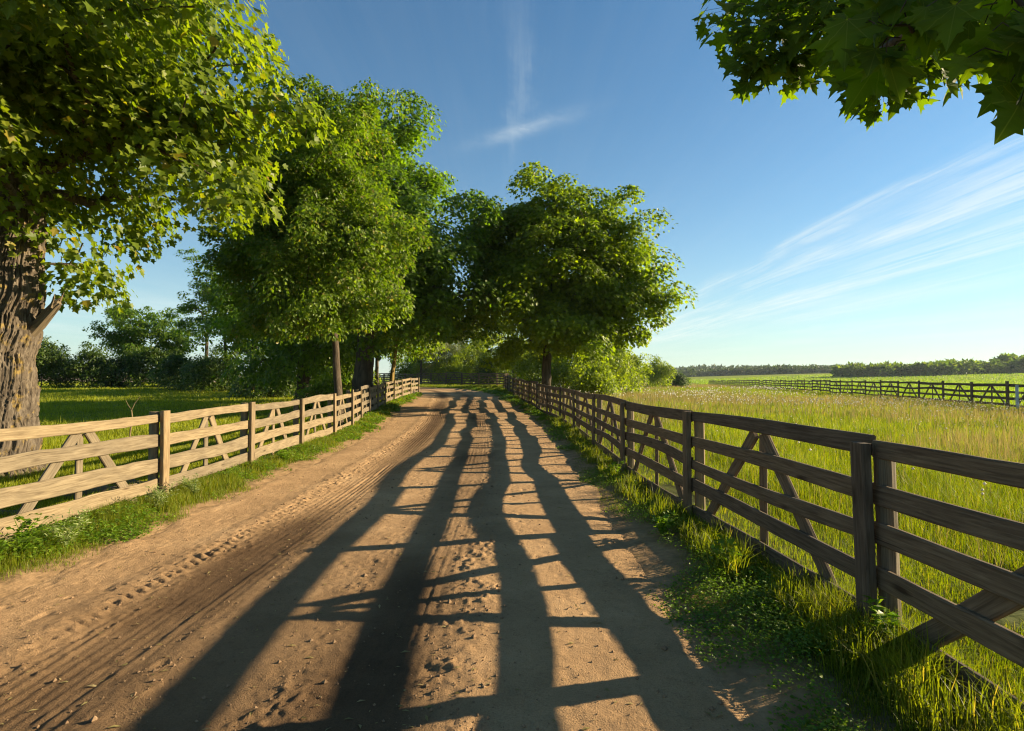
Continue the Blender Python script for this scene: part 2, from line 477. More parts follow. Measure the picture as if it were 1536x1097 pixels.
mf = mth(nt, 'MULTIPLY_ADD', mth(nt, 'SUBTRACT', n2, .5), .5, at.outputs['Fac'], clamp=True)
col = mix(nt, mf, dry, wet)
col = mix(nt, .55, col, ramp(nt, n2, [(.3, (.55, .52, .5)), (.5, (1, 1, 1)), (.75, (1.2, 1.18, 1.15))]), 'MULTIPLY')
col = mix(nt, .5, col, ramp(nt, n3, [(.32, (.5, .47, .45)), (.5, (1, 1, 1)), (.72, (1.3, 1.28, 1.25))]), 'MULTIPLY')
p = N(nt, 'BsdfPrincipled', Roughness=.95); p.inputs['Specular IOR Level'].default_value = .12
L(nt, col, p.inputs['Base Color'])
b = N(nt, 'Bump', Strength=.9, Distance=.010); L(nt, n3, b.inputs['Height'])
b2 = N(nt, 'Bump', Strength=.6, Distance=.012); L(nt, n2, b2.inputs['Height']); L(nt, b.outputs[0], b2.inputs['Normal'])
L(nt, b2.outputs[0], p.inputs['Normal']); L(nt, p.outputs[0], out.inputs[0])
nr = RX.shape[0]
me = mesh_data('dirt_road', np.stack([RX, RY, RZ], -1).reshape(-1, 3), grid_faces(nc, nr), m, True)
a = me.attributes.new('moist_vignette', 'FLOAT', 'POINT'); a.data.foreach_set('value', moist_vignette.astype(np.float32).ravel())
tag(link('dirt_road', me), kind='structure')


def surf_z(x, y):
    return base_z(x, y)


# ------------------------------------------------------------------ leaves
def fan(outline, centre, cup=0.0):
    o = np.array(outline, float)
    z = cup * (np.abs(o[:, 0]) ** 1.5)
    V = np.concatenate([np.c_[o, z], [[centre[0], centre[1], -.02]]])
    n = len(o)
    F = np.array([[n, i, (i + 1) % n] for i in range(n)])
    return V, F


LEAF_MAPLE = fan([(0, -.02), (.16, .0), (.46, .06), (.33, .25), (.56, .52), (.25, .55), (.0, 1.0), (-.25, .55), (-.56, .52), (-.33, .25), (-.46, .06), (-.16, 0)],
                 (0, .34), .22)
_half = [(.03, .0), (.16, -.06), (.30, -.02), (.50, -.08), (.40, .06), (.52, .12), (.36, .24), (.46, .34), (.58, .36), (.80, .56), (.58, .54), (.52, .64),
         (.40, .56), (.26, .58), (.22, .66), (.27, .80), (.15, .80), (.09, .92), (.0, 1.12)]
LEAF_NEAR = fan(_half + [(-x, y) for x, y in reversed(_half[:-1])], (0, .30), .30)
LEAF_NEAR[0][:, 2] -= .16 * LEAF_NEAR[0][:, 1] ** 2 + .10 * np.sin(LEAF_NEAR[0][:, 0] * 5) * LEAF_NEAR[0][:, 1]
LEAF_OVAL = (np.array([(0, 0, 0), (.30, .42, .07), (0, .46, 0), (-.30, .42, .07), (0, 1, -.10)], float), np.array([(0, 1, 2), (0, 2, 3), (1, 4, 2), (2, 4, 3)]))
LEAF_SLIM = (np.array([(0, 0, 0), (.13, .45, .03), (0, .5, 0), (-.13, .45, .03), (0, 1, -.15)], float), np.array([(0, 1, 2), (0, 2, 3), (1, 4, 2), (2, 4, 3)]))


def unit(v): return v / (np.linalg.norm(v, axis=-1, keepdims=True) + 1e-9)


def place_leaves(tmpl, P, Dr, Nm, S):
    V0, F0 = tmpl
    t = unit(Dr); b = unit(np.cross(t, Nm)); n = np.cross(b, t)
    V = P[:, None] + S[:, None, None] * (V0[None, :, 0, None] * b[:, None] + V0[None, :, 1, None] * t[:, None] + V0[None, :, 2, None] * n[:, None])
    F = F0[None] + (np.arange(len(P)) * len(V0))[:, None, None]
    return V.reshape(-1, 3), F.reshape(-1, 3)


def crown_leaves(clumps, centre, nper, size, tmpl, sig, droop, r, flat=.45):
    """leafy sprays round each twig end"""
    n = len(clumps)
    cnt = (nper * r.uniform(.6, 1.4, n)).astype(int)
    idx = np.repeat(np.arange(n), cnt)
    s = (sig * r.uniform(.7, 1.3, n))[idx]
    out = unit(clumps - centre)[idx]
    dm = unit(r.normal(0, 1, (len(idx), 3)) + out * .55 + np.array([0, 0, .45]))       # each spray is a dome of overlapping leaves
    q = np.where(r.random(len(idx)) < .72, r.uniform(.8, 1.12, len(idx)), r.uniform(.25, .8, len(idx)))
    off = dm * q[:, None] * 1.35
    o = off * s[:, None] * np.array([1, 1, flat + .2])
    o[:, 2] -= .20 * (off[:, 0] ** 2 + off[:, 1] ** 2) * s * droop
    P = clumps[idx] + o
    tip = np.c_[dm[:, :2] * .6, np.zeros(len(idx))] + out * .25 + r.normal(0, .38, (len(idx), 3))
    tip[:, 2] -= .35 + droop * .6
    nm = dm * .8 + np.array([0, 0, .5]) + out * .4 + r.normal(0, .33, (len(idx), 3))
    S = size * r.uniform(.6, 1.2, len(idx))
    return place_leaves(tmpl, P, tip, nm, S)


def shell_points(ells, r, per=5):
    """boughs spread over the crown's outline, each carrying a few sprays"""
    out = []
    for (cx_, cy_, cz_, rx_, ry_, rz_, n) in ells:
        nb = max(3, n // per); R3 = np.array([rx_, ry_, rz_])
        d = unit(r.normal(0, 1, (nb * 3, 3))); d = d[d[:, 2] > -.75][:nb]
        lump = .78 + .45 * vn(d[:, 0] * 2.3 + 7 + cx_, d[:, 1] * 2.3 + d[:, 2] * 1.9 + cy_, int(n) + 3)
        rad = lump * np.where(r.random(len(d)) < .72, r.uniform(.80, 1.06, len(d)), r.uniform(.35, .8, len(d)))
        c = d * rad[:, None] * R3
        k = np.repeat(np.arange(len(d)), per)
        o = r.normal(0, 1, (len(k), 3)) * np.array([.23, .23, .15]) * R3.mean()
        o += d[k] * (np.tile(np.arange(per), len(d)) / per - .65)[:, None] * .34 * R3.mean()
        out.append(np.array([cx_, cy_, cz_]) + c[k] + o)
    return np.concatenate(out)


def skeleton(trunk, clumps, kk, first, r, lift=.18, step=.35):
    """joins every twig end to the nearest wood; returns paths with radii"""
    cap = len(trunk) + len(clumps) * 40
    P = np.zeros((cap, 3)); par = np.full(cap, -1); pl = np.zeros(cap); w = np.zeros(cap)
    n = len(trunk); P[:n] = trunk; par[1:n] = np.arange(n - 1)
    order = np.argsort(np.linalg.norm(clumps - trunk[-1], axis=1) + np.linalg.norm((clumps - trunk[first])[:, :2], axis=1) * .2)
    paths = []
    for c in clumps[order]:
        d = np.linalg.norm(P[first:n] - c, axis=1)
        cost = d + kk * pl[first:n] + 1.2 * np.clip(P[first:n, 2] - c[2] - .1, 0, None)
        j = first + int(cost.argmin()); a = P[j]; ln = d[j - first]
        if ln < .05: continue
        k = int(min(34, max(2, ln / step)))
        t = np.linspace(0, 1, k + 1)[1:, None]
        if par[j] >= 0: dir0 = unit(P[j] - P[par[j]])
        else: dir0 = np.array([0, 0, 1.])
        ctl = a + .35 * ln * (unit(c - a) * .6 + dir0 * .45) + np.array([0, 0, lift * ln])
        q = (1 - t) ** 2 * a + 2 * t * (1 - t) * ctl + t ** 2 * c
        q[:-1] += r.normal(0, .035 * min(ln, 1.5), (k, 3))[:-1]
        ids = np.arange(n, n + k)
        P[ids] = q; par[ids] = np.r_[j, ids[:-1]]
        pl[ids] = pl[j] + np.linspace(ln / k, ln, k)
        w[ids[-1]] += 1
        paths.append(np.r_[j, ids]); n += k
    for i in range(n - 1, 0, -1):
        if par[i] >= 0: w[par[i]] += w[i]
    return P[:n], w[:n], paths


def make_tree(name, label, cat, xy, h_trunk, r_trunk, ells, leaf, nper, size, sig, mat, bark, lean=(0, 0), seed=1, droop=.6, kk=.3, first_f=.5,
              tip=.012, group=None, flat=.45, fine=False, lift=.18, top_r=.55, foliage='crown', stem='trunk', extra=None, rlim=1.0):
    r = np.random.default_rng(seed)
    bx, by = xy; z0 = gz(bx, by) - .12
    org = np.array([bx, by, z0])
    t = empty(name, org, label, cat, group)
    k = 14
    hh = np.linspace(0, h_trunk, k)
    tr = np.stack([lean[0] * (hh / h_trunk) ** 1.3 + .06 * r_trunk * r.normal(0, 1, k) * (hh > 0), lean[1] * (hh / h_trunk) ** 1.3 + .06 * r_trunk * r.normal(0, 1, k) * (hh > 0), hh], -1)
    cl = shell_points(ells, r)
    if extra is not None: cl = np.concatenate([cl, np.array(extra, float)])
    P, w, paths = skeleton(tr, cl, kk, int(k * first_f), r, lift)
    rad = tip * np.maximum(w, 1) ** .5
    sc = min(1.0, rlim * r_trunk * top_r / (rad[int(k * first_f)] + 1e-9))
    rad = np.maximum(rad * sc, tip * .6)
    # trunk with a root flare and bark ridges
    nn, kz = (300, 330) if fine else (16, 26)
    hz = np.linspace(0, h_trunk, kz)
    tp = np.stack([np.interp(hz, hh, tr[:, 0]), np.interp(hz, hh, tr[:, 1]), hz], -1)
    rr = r_trunk * (1 - (1 - top_r) * (hz / h_trunk) ** .9) * (1 + .55 * np.exp(-hz / (r_trunk * 1.1)))
    th = np.linspace(0, 2 * PI, nn, endpoint=False)
    A, B = np.meshgrid(th, hz)
    bump = 1 + (.04 if fine else .10) * np.sin(A * 3 + seed + B * .4) + .05 * np.sin(A * 5 + 2 * seed - B * .8) * np.exp(-B / 2)
    if fine:
        cxn = np.cos(A) * 3.4 + np.sin(A) * 1.7 + 20; syn = np.sin(A) * 3.4 - np.cos(A) * 1.1 + 20
        rid = np.abs(fbm(cxn * 2.6 + .3 * np.sin(B * 2.3), syn * 2.6 + B * 1.7, 81, 4)) * 2
        rid2 = np.abs(fbm(cxn * 8.0, syn * 8.0 + B * 5.5, 85, 3)) * 2
        bump = bump + .22 * np.clip(rid, 0, .6) + .11 * rid2 + .06 * fbm(cxn * .5, syn * .5 + B * .9, 88, 3)
    mb = MB(); V, F, U = tube(tp, rr, nn, True, bump); mb.add(V, F, U)
    mb.obj(stem, bark, t, smooth=True)
    mb = MB()
    for pth in paths:
        q = P[pth]; rd = rad[pth].copy(); rd[0] = min(rd[0], rd[1] * 1.25)
        sgm = 9 if rd[0] > .09 else (6 if rd[0] > .03 else 4)
        V, F, U = tube(q, rd, sgm, False); mb.add(V, F, U)
    mb.obj('branches', bark, t, smooth=True)
    cen = np.average(cl, axis=0); cen[2] -= .15 * np.ptp(cl[:, 2])
    V, F = crown_leaves(cl, cen, nper, size, leaf, sig, droop, r, flat)
    link(foliage, mesh_data(foliage, V, F, mat), t)
    return t


# --- the trees of the lane
make_tree('maple_tree', 'old maple with thick furrowed trunk and broken branch stub beside the pale fence', 'tree', (-9.12, 10.0), 4.9, .51,
          [(.1, -.1, 7.2, 4.2, 3.8, 2.8, 200), (.6, -1.4, 6.7, 2.9, 2.2, 2.1, 90), (-1.2, 0, 9.6, 3.7, 3.8, 2.5, 90), (-3, -1, 7.0, 4, 3.6, 2.8, 80)],
          LEAF_MAPLE, 165, .145, .56, M['maple'], M['bark'], (.1, .3), 3, 1.0, .28, .62, .014, fine=True, top_r=.72, flat=.36,
          extra=[(.1, -2.3, 3.5), (-.3, -2.6, 3.6), (-.8, -2.4, 3.3), (1.3, .3, 4.3), (.9, .9, 3.7), (.75, .7, 4.0)])
make_tree('ash_tree', 'light yellow-green tree with slender trunk behind the pale fence, before the dark maple', 'tree', (-5.45, 18.0), 4.0, .15,
          [(-.9, -.2, 5.7, 2.5, 2.0, 2.9, 215), (.55, -.3, 5.0, 1.7, 1.6, 2.1, 90), (-.4, 0, 8.9, 1.7, 1.5, 2.0, 100), (-1.6, .2, 7.4, 1.8, 1.5, 2.0, 70), (-2.3, 0, 4.4, 1.75, 1.6, 1.8, 80)],
          LEAF_OVAL, 170, .14, .33, M['ash'], M['bark_dark'], (-.25, 0), 5, .35, .25, .4, .010, flat=.7, lift=.25)
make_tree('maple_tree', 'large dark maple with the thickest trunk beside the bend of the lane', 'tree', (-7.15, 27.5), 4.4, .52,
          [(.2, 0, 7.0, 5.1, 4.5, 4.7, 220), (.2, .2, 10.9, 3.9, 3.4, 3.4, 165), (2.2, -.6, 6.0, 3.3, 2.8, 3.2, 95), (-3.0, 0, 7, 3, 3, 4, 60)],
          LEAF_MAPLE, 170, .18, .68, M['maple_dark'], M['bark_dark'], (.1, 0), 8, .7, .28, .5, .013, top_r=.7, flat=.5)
make_tree('maple_tree', 'rounded maple spreading over the dark fence on the meadow side of the lane', 'tree', (1.62, 28.0), 3.5, .26,
          [(1.0, .4, 6.7, 4.5, 3.6, 3.5, 165), (-.1, .2, 8.8, 3.0, 2.5, 2.5, 100), (2.2, .2, 8.2, 2.3, 2.1, 2.0, 50), (.2, -.3, 3.7, 2.7, 2.3, 1.4, 60), (2.6, 0, 4.4, 2.4, 2.2, 1.5, 50), (-1.3, 0, 5.5, 2.4, 2.3, 2.4, 60), (3.3, .2, 6.0, 2.4, 2.3, 2.3, 75)],
          LEAF_MAPLE, 160, .17, .60, M['maple_mid'], M['bark_dark'], (.15, 0), 13, .6, .26, .55, .017, top_r=.75, lift=.3, flat=.5)
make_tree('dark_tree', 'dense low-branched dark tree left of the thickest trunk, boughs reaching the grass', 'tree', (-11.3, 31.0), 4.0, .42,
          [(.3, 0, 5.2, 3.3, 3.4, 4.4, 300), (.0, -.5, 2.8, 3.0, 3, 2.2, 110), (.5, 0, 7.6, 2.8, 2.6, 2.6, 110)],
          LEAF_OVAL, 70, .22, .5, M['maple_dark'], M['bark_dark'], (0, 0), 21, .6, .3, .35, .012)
make_tree('leaning_tree', 'slim tree with orange-yellow trunk at the last bay of the pale fence', 'tree', (-7.2, 33.6), 4.5, .15,
          [(.2, 0, 5.2, 2.4, 2.4, 3.0, 120), (1.6, 0, 4.2, 1.6, 1.6, 1.8, 60)], LEAF_OVAL, 70, .2, .45, M['maple_mid'], M['bark_yellow'], (.5, 0), 23, .5, .3, .5, .012)
make_tree('round_tree', 'small round-crowned tree standing alone over the bushes beyond the pasture', 'tree', (-38.2, 58.0), 3.0, .32,
          [(.2, 0, 5.5, 3.2, 3.0, 2.7, 120), (-1.9, 0, 4.3, 2.2, 2.2, 1.7, 50), (2.3, 0, 4.4, 2.3, 2.2, 2.0, 60)], LEAF_OVAL, 70, .28, .46, M['maple_dark'], M['bark_dark'], (0, 0), 27, .5, .3, .4, .02)
make_tree('tall_thin_tree', 'tall open tree with bare slanting stems left of the dense dark tree', 'tree', (-27.0, 50.0), 5.5, .2,
          [(.2, 0, 8.8, 1.9, 1.9, 3.6, 75), (-1.2, 0, 6.2, 1.3, 1.3, 1.8, 20), (1.8, 0, 6.5, 1.9, 1.8, 2.6, 45)], LEAF_OVAL, 60, .22, .42, M['maple_dark'], M['bark'], (.2, 0), 29, .4, .22, .3, .022, rlim=1.2)
make_tree('tall_thin_tree', 'thin straight stemmed tree beside the tall open tree, partly hidden by the dark boughs', 'tree', (-24.6, 49.0), 5.0, .18,
          [(.2, 0, 7.4, 2.0, 1.8, 3.4, 80), (1, 0, 4.4, 1.8, 1.5, 1.6, 30)], LEAF_OVAL, 60, .22, .42, M['maple_dark'], M['bark'], (-.2, 0), 31, .4, .22, .3, .02)

# --- beyond the bend
far_trees = [
    ('willow_tree', 'pale grey-green willow behind the fence at the end of the lane', (-9.6, 78), 3.0, .16, [(.1, 0, 4.2, 2.8, 2.4, 3.2, 100)], LEAF_SLIM, 110, .34, .5, 'willow', 41),
    ('birch_tree', 'slim lit tree above the left end of the fence crossing the lane', (-12.0, 75), 4.5, .16, [(0, 0, 6.2, 3.4, 2.6, 4.6, 150)], LEAF_OVAL, 70, .27, .5, 'bush', 42),
    ('broad_tree', 'broad green tree closing the gap above the end of the lane', (-4.8, 84), 4.5, .3, [(0, 0, 6.8, 5.2, 4, 5.2, 220)], LEAF_OVAL, 70, .3, .62, 'bush', 43),
    ('broad_tree', 'tree with bare forked trunk where the two dark fences meet', (.2, 57), 4.2, .24, [(-.3, 0, 8.0, 3.2, 3, 3.2, 120), (-1.6, 0, 5.6, 1.8, 1.6, 1.4, 30)], LEAF_OVAL, 70, .24, .5, 'bush', 44),
    ('broad_tree', 'shaded tree behind the pale fence left of the orange-yellow trunk', (-10.2, 43), 4.5, .17, [(0, 0, 5.6, 3.2, 3, 4.0, 150)], LEAF_OVAL, 70, .23, .5, 'maple_dark', 46),
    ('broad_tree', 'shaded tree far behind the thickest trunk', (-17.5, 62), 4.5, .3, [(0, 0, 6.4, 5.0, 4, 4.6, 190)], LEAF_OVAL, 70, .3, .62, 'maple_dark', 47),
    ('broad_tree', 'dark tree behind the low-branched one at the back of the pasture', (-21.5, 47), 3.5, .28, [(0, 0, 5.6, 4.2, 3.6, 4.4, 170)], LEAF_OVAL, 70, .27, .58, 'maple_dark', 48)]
for nm, lb, xy, ht, rt, el, lf_, npr, sz, sg, mt, sd in far_trees:
    make_tree(nm, lb, 'tree', xy, ht, rt, el, lf_, npr, sz, sg, M[mt], M['bark_dark'], (0, 0), sd, .5, .28, .35, .018, group='trees at the end of the lane')


def bush(label, x, y, w, h, mat, seed, n=60, size=.2, sig=.36, name='bush', group=None, leaf=LEAF_OVAL, nper=60):
    make_tree(name, label, 'bush', (x, y), .5 * h, .05, [(0, 0, h * .45, w * .5, w * .45, h * .52, n), (w * .12, 0, h * .7, w * .28, w * .28, h * .34, n // 3)],
              leaf, nper, size, sig, M[mat], M['bark_dark'], (0, 0), seed, .35, .2, .08, .012, group, .8, foliage='foliage', stem='stem')


bl = [
    ('pale bush low behind the left part of the crossing fence', -14.5, 82, 5.0, 3.6, 'bush'),
    ('second pale bush beside the willow', -11.0, 80, 4.0, 3.0, 'bush'),
    ('rounded green bush behind the fence at the end of the lane', -7.8, 75, 4.0, 3.6, 'bush'),
    ('tall lit bush at the middle of the crossing fence', -5.0, 72, 4.4, 4.4, 'bush'),
    ('shaded bush low behind the crossing fence', -3.0, 69, 3.6, 3.2, 'bush_dark'),
    ('leafy bush behind the corner where the fences meet', -.4, 67, 4.0, 5.0, 'bush'),
    ('broad bush spilling over the far end of the dark fence', 1.6, 55, 3.6, 4.2, 'bush'),
    ('bright bush just behind the trunk of the rounded maple', 2.6, 44, 3.6, 3.6, 'bush'),
    ('large yellow-green bush under the right side of the rounded maple', 4.8, 41, 4.0, 3.6, 'bush'),
    ('tallest yellow-green bush at the meadow edge', 7.0, 44.5, 4.6, 4.3, 'bush'),
    ('last bush of the hedge, sloping down into the meadow', 9.6, 49, 4.2, 3.3, 'bush'),
    ('low bush in the grass in front of the hedge', 5.2, 36.5, 2.8, 1.9, 'bush'),
    ('lone bushy tree at the edge of the meadow before the far woods', 24.5, 96, 4.2, 4.6, 'bush'),
    ('small far bush beside the lone bushy tree', 30.0, 105, 4.0, 2.6, 'bush_dark'),
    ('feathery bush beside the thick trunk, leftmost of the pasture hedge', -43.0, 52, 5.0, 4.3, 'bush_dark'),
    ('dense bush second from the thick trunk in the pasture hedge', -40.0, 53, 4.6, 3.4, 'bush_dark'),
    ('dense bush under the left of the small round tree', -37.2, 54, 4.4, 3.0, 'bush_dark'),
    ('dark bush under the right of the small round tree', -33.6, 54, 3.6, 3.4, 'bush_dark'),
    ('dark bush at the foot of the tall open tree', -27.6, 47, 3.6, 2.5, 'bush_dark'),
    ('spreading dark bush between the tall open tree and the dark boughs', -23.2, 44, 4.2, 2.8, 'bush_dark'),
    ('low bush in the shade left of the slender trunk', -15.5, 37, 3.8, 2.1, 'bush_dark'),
    ('leafy bush between the slender trunk and the pale fence', -8.4, 25.6, 1.7, 1.3, 'bush'),
    ('green bush behind the thickest trunk in the shade', -12.6, 42, 4.0, 2.4, 'bush'),
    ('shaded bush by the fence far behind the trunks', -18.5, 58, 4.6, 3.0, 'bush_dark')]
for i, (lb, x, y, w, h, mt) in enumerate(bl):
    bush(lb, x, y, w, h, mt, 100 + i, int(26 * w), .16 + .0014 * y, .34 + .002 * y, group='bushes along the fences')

# --- maple whose bough hangs into the picture; its trunk stands unseen to the right
def overhang():
    r = np.random.default_rng(77)
    bx, by = 7.3, 1.7; z0 = gz(bx, by) - .1
    org = np.array([bx, by, z0])
    t = empty('maple_tree', org, 'maple bough with large dark leaves hanging down from above the dark fence', 'tree')

    def P(x, y, Yd): return np.array([(x + 34 - 768) / 853 * Yd, Yd, 1.6 + (572 - y + 12) / 853 * Yd]) - org
    hh = np.linspace(0, 5.0, 14)
    tr = np.stack([-.02 * hh, .02 * hh, hh], -1)
    vis = []
    # medium distance spray (left cluster)
    for (x, y, Yd, n, s) in [(1115, 14, 4.8, 26, .30), (1140, 56, 4.7, 34, .27), (1180, 40, 4.6, 40, .32), (1120, 104, 4.7, 14, .16), (1165, 90, 4.6, 18, .2), (1225, 10, 4.4, 40, .34), (1205, 85, 4.6, 12, .16),
                             (1270, 0, 4.1, 40, .34), (1330, 20, 3.9, 40, .34), (1300, 145, 3.9, 9, .14), (1320, 115, 3.8, 16, .2), (1350, 85, 3.9, 20, .22), (1395, 70, 4.0, 16, .22), (1400, 35, 4.0, 30, .3), (1290, 60, 3.7, 14, .2),
                             (1165, -40, 4.9, 40, .4), (1230, -60, 4.7, 40, .4), (1340, -60, 4.4, 40, .4), (1440, 15, 4.1, 22, .25)]:
        vis.append((P(x, y, Yd), int(n * 1.5), s, .15))
    for (x, y, Yd, n, s) in [(1330, -5, 1.9, 5, .12), (1310, 42, 1.75, 4, .10), (1345, 52, 1.85, 5, .12), (1360, 10, 2.0, 4, .14), (1500, -10, 1.6, 5, .12), (1525, 20, 1.55, 5, .12), (1515, 45, 1.5, 5, .11), (1510, 80, 1.5, 5, .08), (1535, 95, 1.45, 5, .1), (1500, -40, 1.6, 6, .18), (1390, -50, 1.9, 5, .14),
                             (1335, -50, 2.0, 5, .2)]:
        vis.append((P(x, y, Yd), int(n * 1.5) + 1, s, .135))
    cl = np.array([v[0] for v in vis])
    up = shell_points([(-.3, .2, 6.6, 3.3, 2.7, 2.6, 170), (-1.0, 1.0, 4.6, 1.3, 1.6, .8, 40)], r)      # unseen crown, placed sunward to shade the hanging leaves
    allc = np.concatenate([up, cl])
    Pn, w, paths = skeleton(tr, allc, .12, 7, r, .16)
    rad = np.maximum(.0042 * np.maximum(w, 1) ** .62, .0035)
    mb = MB()
    V, F, U = tube(tr, .34 * (1 - .5 * hh / 5.5) * (1 + .5 * np.exp(-hz_(hh))), 18, True); mb.add(V, F, U)
    mb.obj('trunk', M['bark_dark'], t, smooth=True)
    mb = MB()
    for pth in paths:
        rd = rad[pth].copy(); rd[0] = min(rd[0], rd[1] * 1.2)
        V, F, U = tube(Pn[pth], rd, 6, False); mb.add(V, F, U)
    mbb = mb
    PP = []; DD = []; NN = []; SS = []
    for (c, n, s, size) in vis:
        o = r.normal(0, 1, (n, 3)); o *= np.minimum(1, 1.6 / np.linalg.norm(o, axis=1))[:, None]
        q = c + o * s * np.array([1, .8, .62])
        dr = np.c_[o[:, :2] * .45, np.full(n, -.75)] + r.normal(0, .25, (n, 3))
        nm = np.c_[o[:, :2] * .5, np.full(n, .55)] + np.array([.1, -.95, .15]) + r.normal(0, .35, (n, 3))
        PP.append(q); DD.append(dr); NN.append(nm); SS.append(size * r.uniform(.55, 1.2, n))
        for k in range(n):
            a = c + (q[k] - c) * .35; 
            V, F, U = tube(np.array([a, (a + q[k]) / 2 + [0, 0, .02], q[k]]), [.0022, .0018, .0014], 4, False); mbb.add(V, F, U)
    V, F = place_leaves(LEAF_NEAR, np.concatenate(PP), np.concatenate(DD), np.concatenate(NN), np.concatenate(SS))
    mbb.obj('branches', M['bark_dark'], t, smooth=True)
    link('bough_leaves', mesh_data('bough_leaves', V, F, M['near_leaf'], True, np.tile(LEAF_NEAR[0][:, :2], (len(V) // len(LEAF_NEAR[0]), 1))), t)
    V, F = crown_leaves(up, np.array([0, 0, 7.]), 45, .18, LEAF_MAPLE, .5, .6, r)
    link('crown', mesh_data('crown', V, F, M['maple']), t)


def hz_(h): return h / .4


overhang()

# broken stub and bark scars on the old maple
old = [o for o in C.objects if o.name == 'maple_tree'][0]
mb = MB()
q = np.array([(.36, .26, 2.62), (.58, .24, 2.82), (.78, .2, 3.0), (.94, .17, 3.14), (1.0, .16, 3.2)])
V, F, U = tube(q, [.12, .10, .085, .07, .045], 14, True, 1 + .22 * rng.normal(0, 1, (5, 14))); mb.add(V, F, U)
for a_, b_, c_ in ((.0, .05, .2), (-.06, -.06, .14), (.05, -.04, .1)):
    q = np.array([(.9, .17 + b_, 3.1), (.98 + a_ * .3, .17 + b_ * 1.2, 3.18 + c_ * .5), (1.03 + a_, .17 + b_ * 1.3, 3.2 + c_)])
    V, F, U = tube(q, [.035, .022, .004], 5, True); mb.add(V, F, U)
tag(mb.obj('broken_branch', M['log'], [c for c in old.children if c.name.startswith('trunk')][0], smooth=False), 'splintered pale branch stub')


# ------------------------------------------------------------------ fences
def board(p0, p1, up, nrm, width, thick, r, wav=.10, n=14, taper=1.0, knobs=True):
    """a sawn board with live edges: 8-sided section swept from p0 to p1"""
    p0 = np.asarray(p0, float); p1 = np.asarray(p1, float)
    ln = np.linalg.norm(p1 - p0); t = np.linspace(0, 1, n)
    s0 = r.uniform(0, 99)
    eu = .5 + wav * 2.2 * fbm(t * ln * 1.5 + s0, np.zeros(n) + 1.5, 3, 3); el = .5 + wav * 2.2 * fbm(t * ln * 1.5 + s0 + 40, np.zeros(n) + 2.5, 4, 3)
    wd = width * (1 + (taper - 1) * t)
    bow = .02 * ln / 3 * r.normal() * np.sin(t * PI)
    ax = p0 + (p1 - p0) * t[:, None] + up * bow[:, None]
    c = min(.008, thick * .25)
    sec = []
    for k in range(n):
        a = eu[k] * wd[k]; b_ = -el[k] * wd[k]; h = thick / 2
        sec.append([(a - c, -h), (a, -h + c), (a, h - c), (a - c, h), (b_ + c, h), (b_, h - c), (b_, -h + c), (b_ + c, -h)])
    sec = np.array(sec)
    V = ax[:, None] + sec[..., 0, None] * up + sec[..., 1, None] * nrm
    per = np.array([0, .01, .04, .05, .05 + width, .06 + width, .09 + width, .10 + width])
    U = np.stack([np.repeat(t * ln, 8), np.tile(per, n)], -1)
    i = np.arange(n - 1)[:, None] * 8; j = np.arange(8)[None]; j2 = (j + 1) % 8
    Q = np.stack([i + j, i + j2, i + 8 + j2, i + 8 + j], -1).reshape(-1, 4)
    caps = np.array([list(range(8))[::-1], list(range((n - 1) * 8, n * 8))])
    return V.reshape(-1, 3), [Q, caps], U


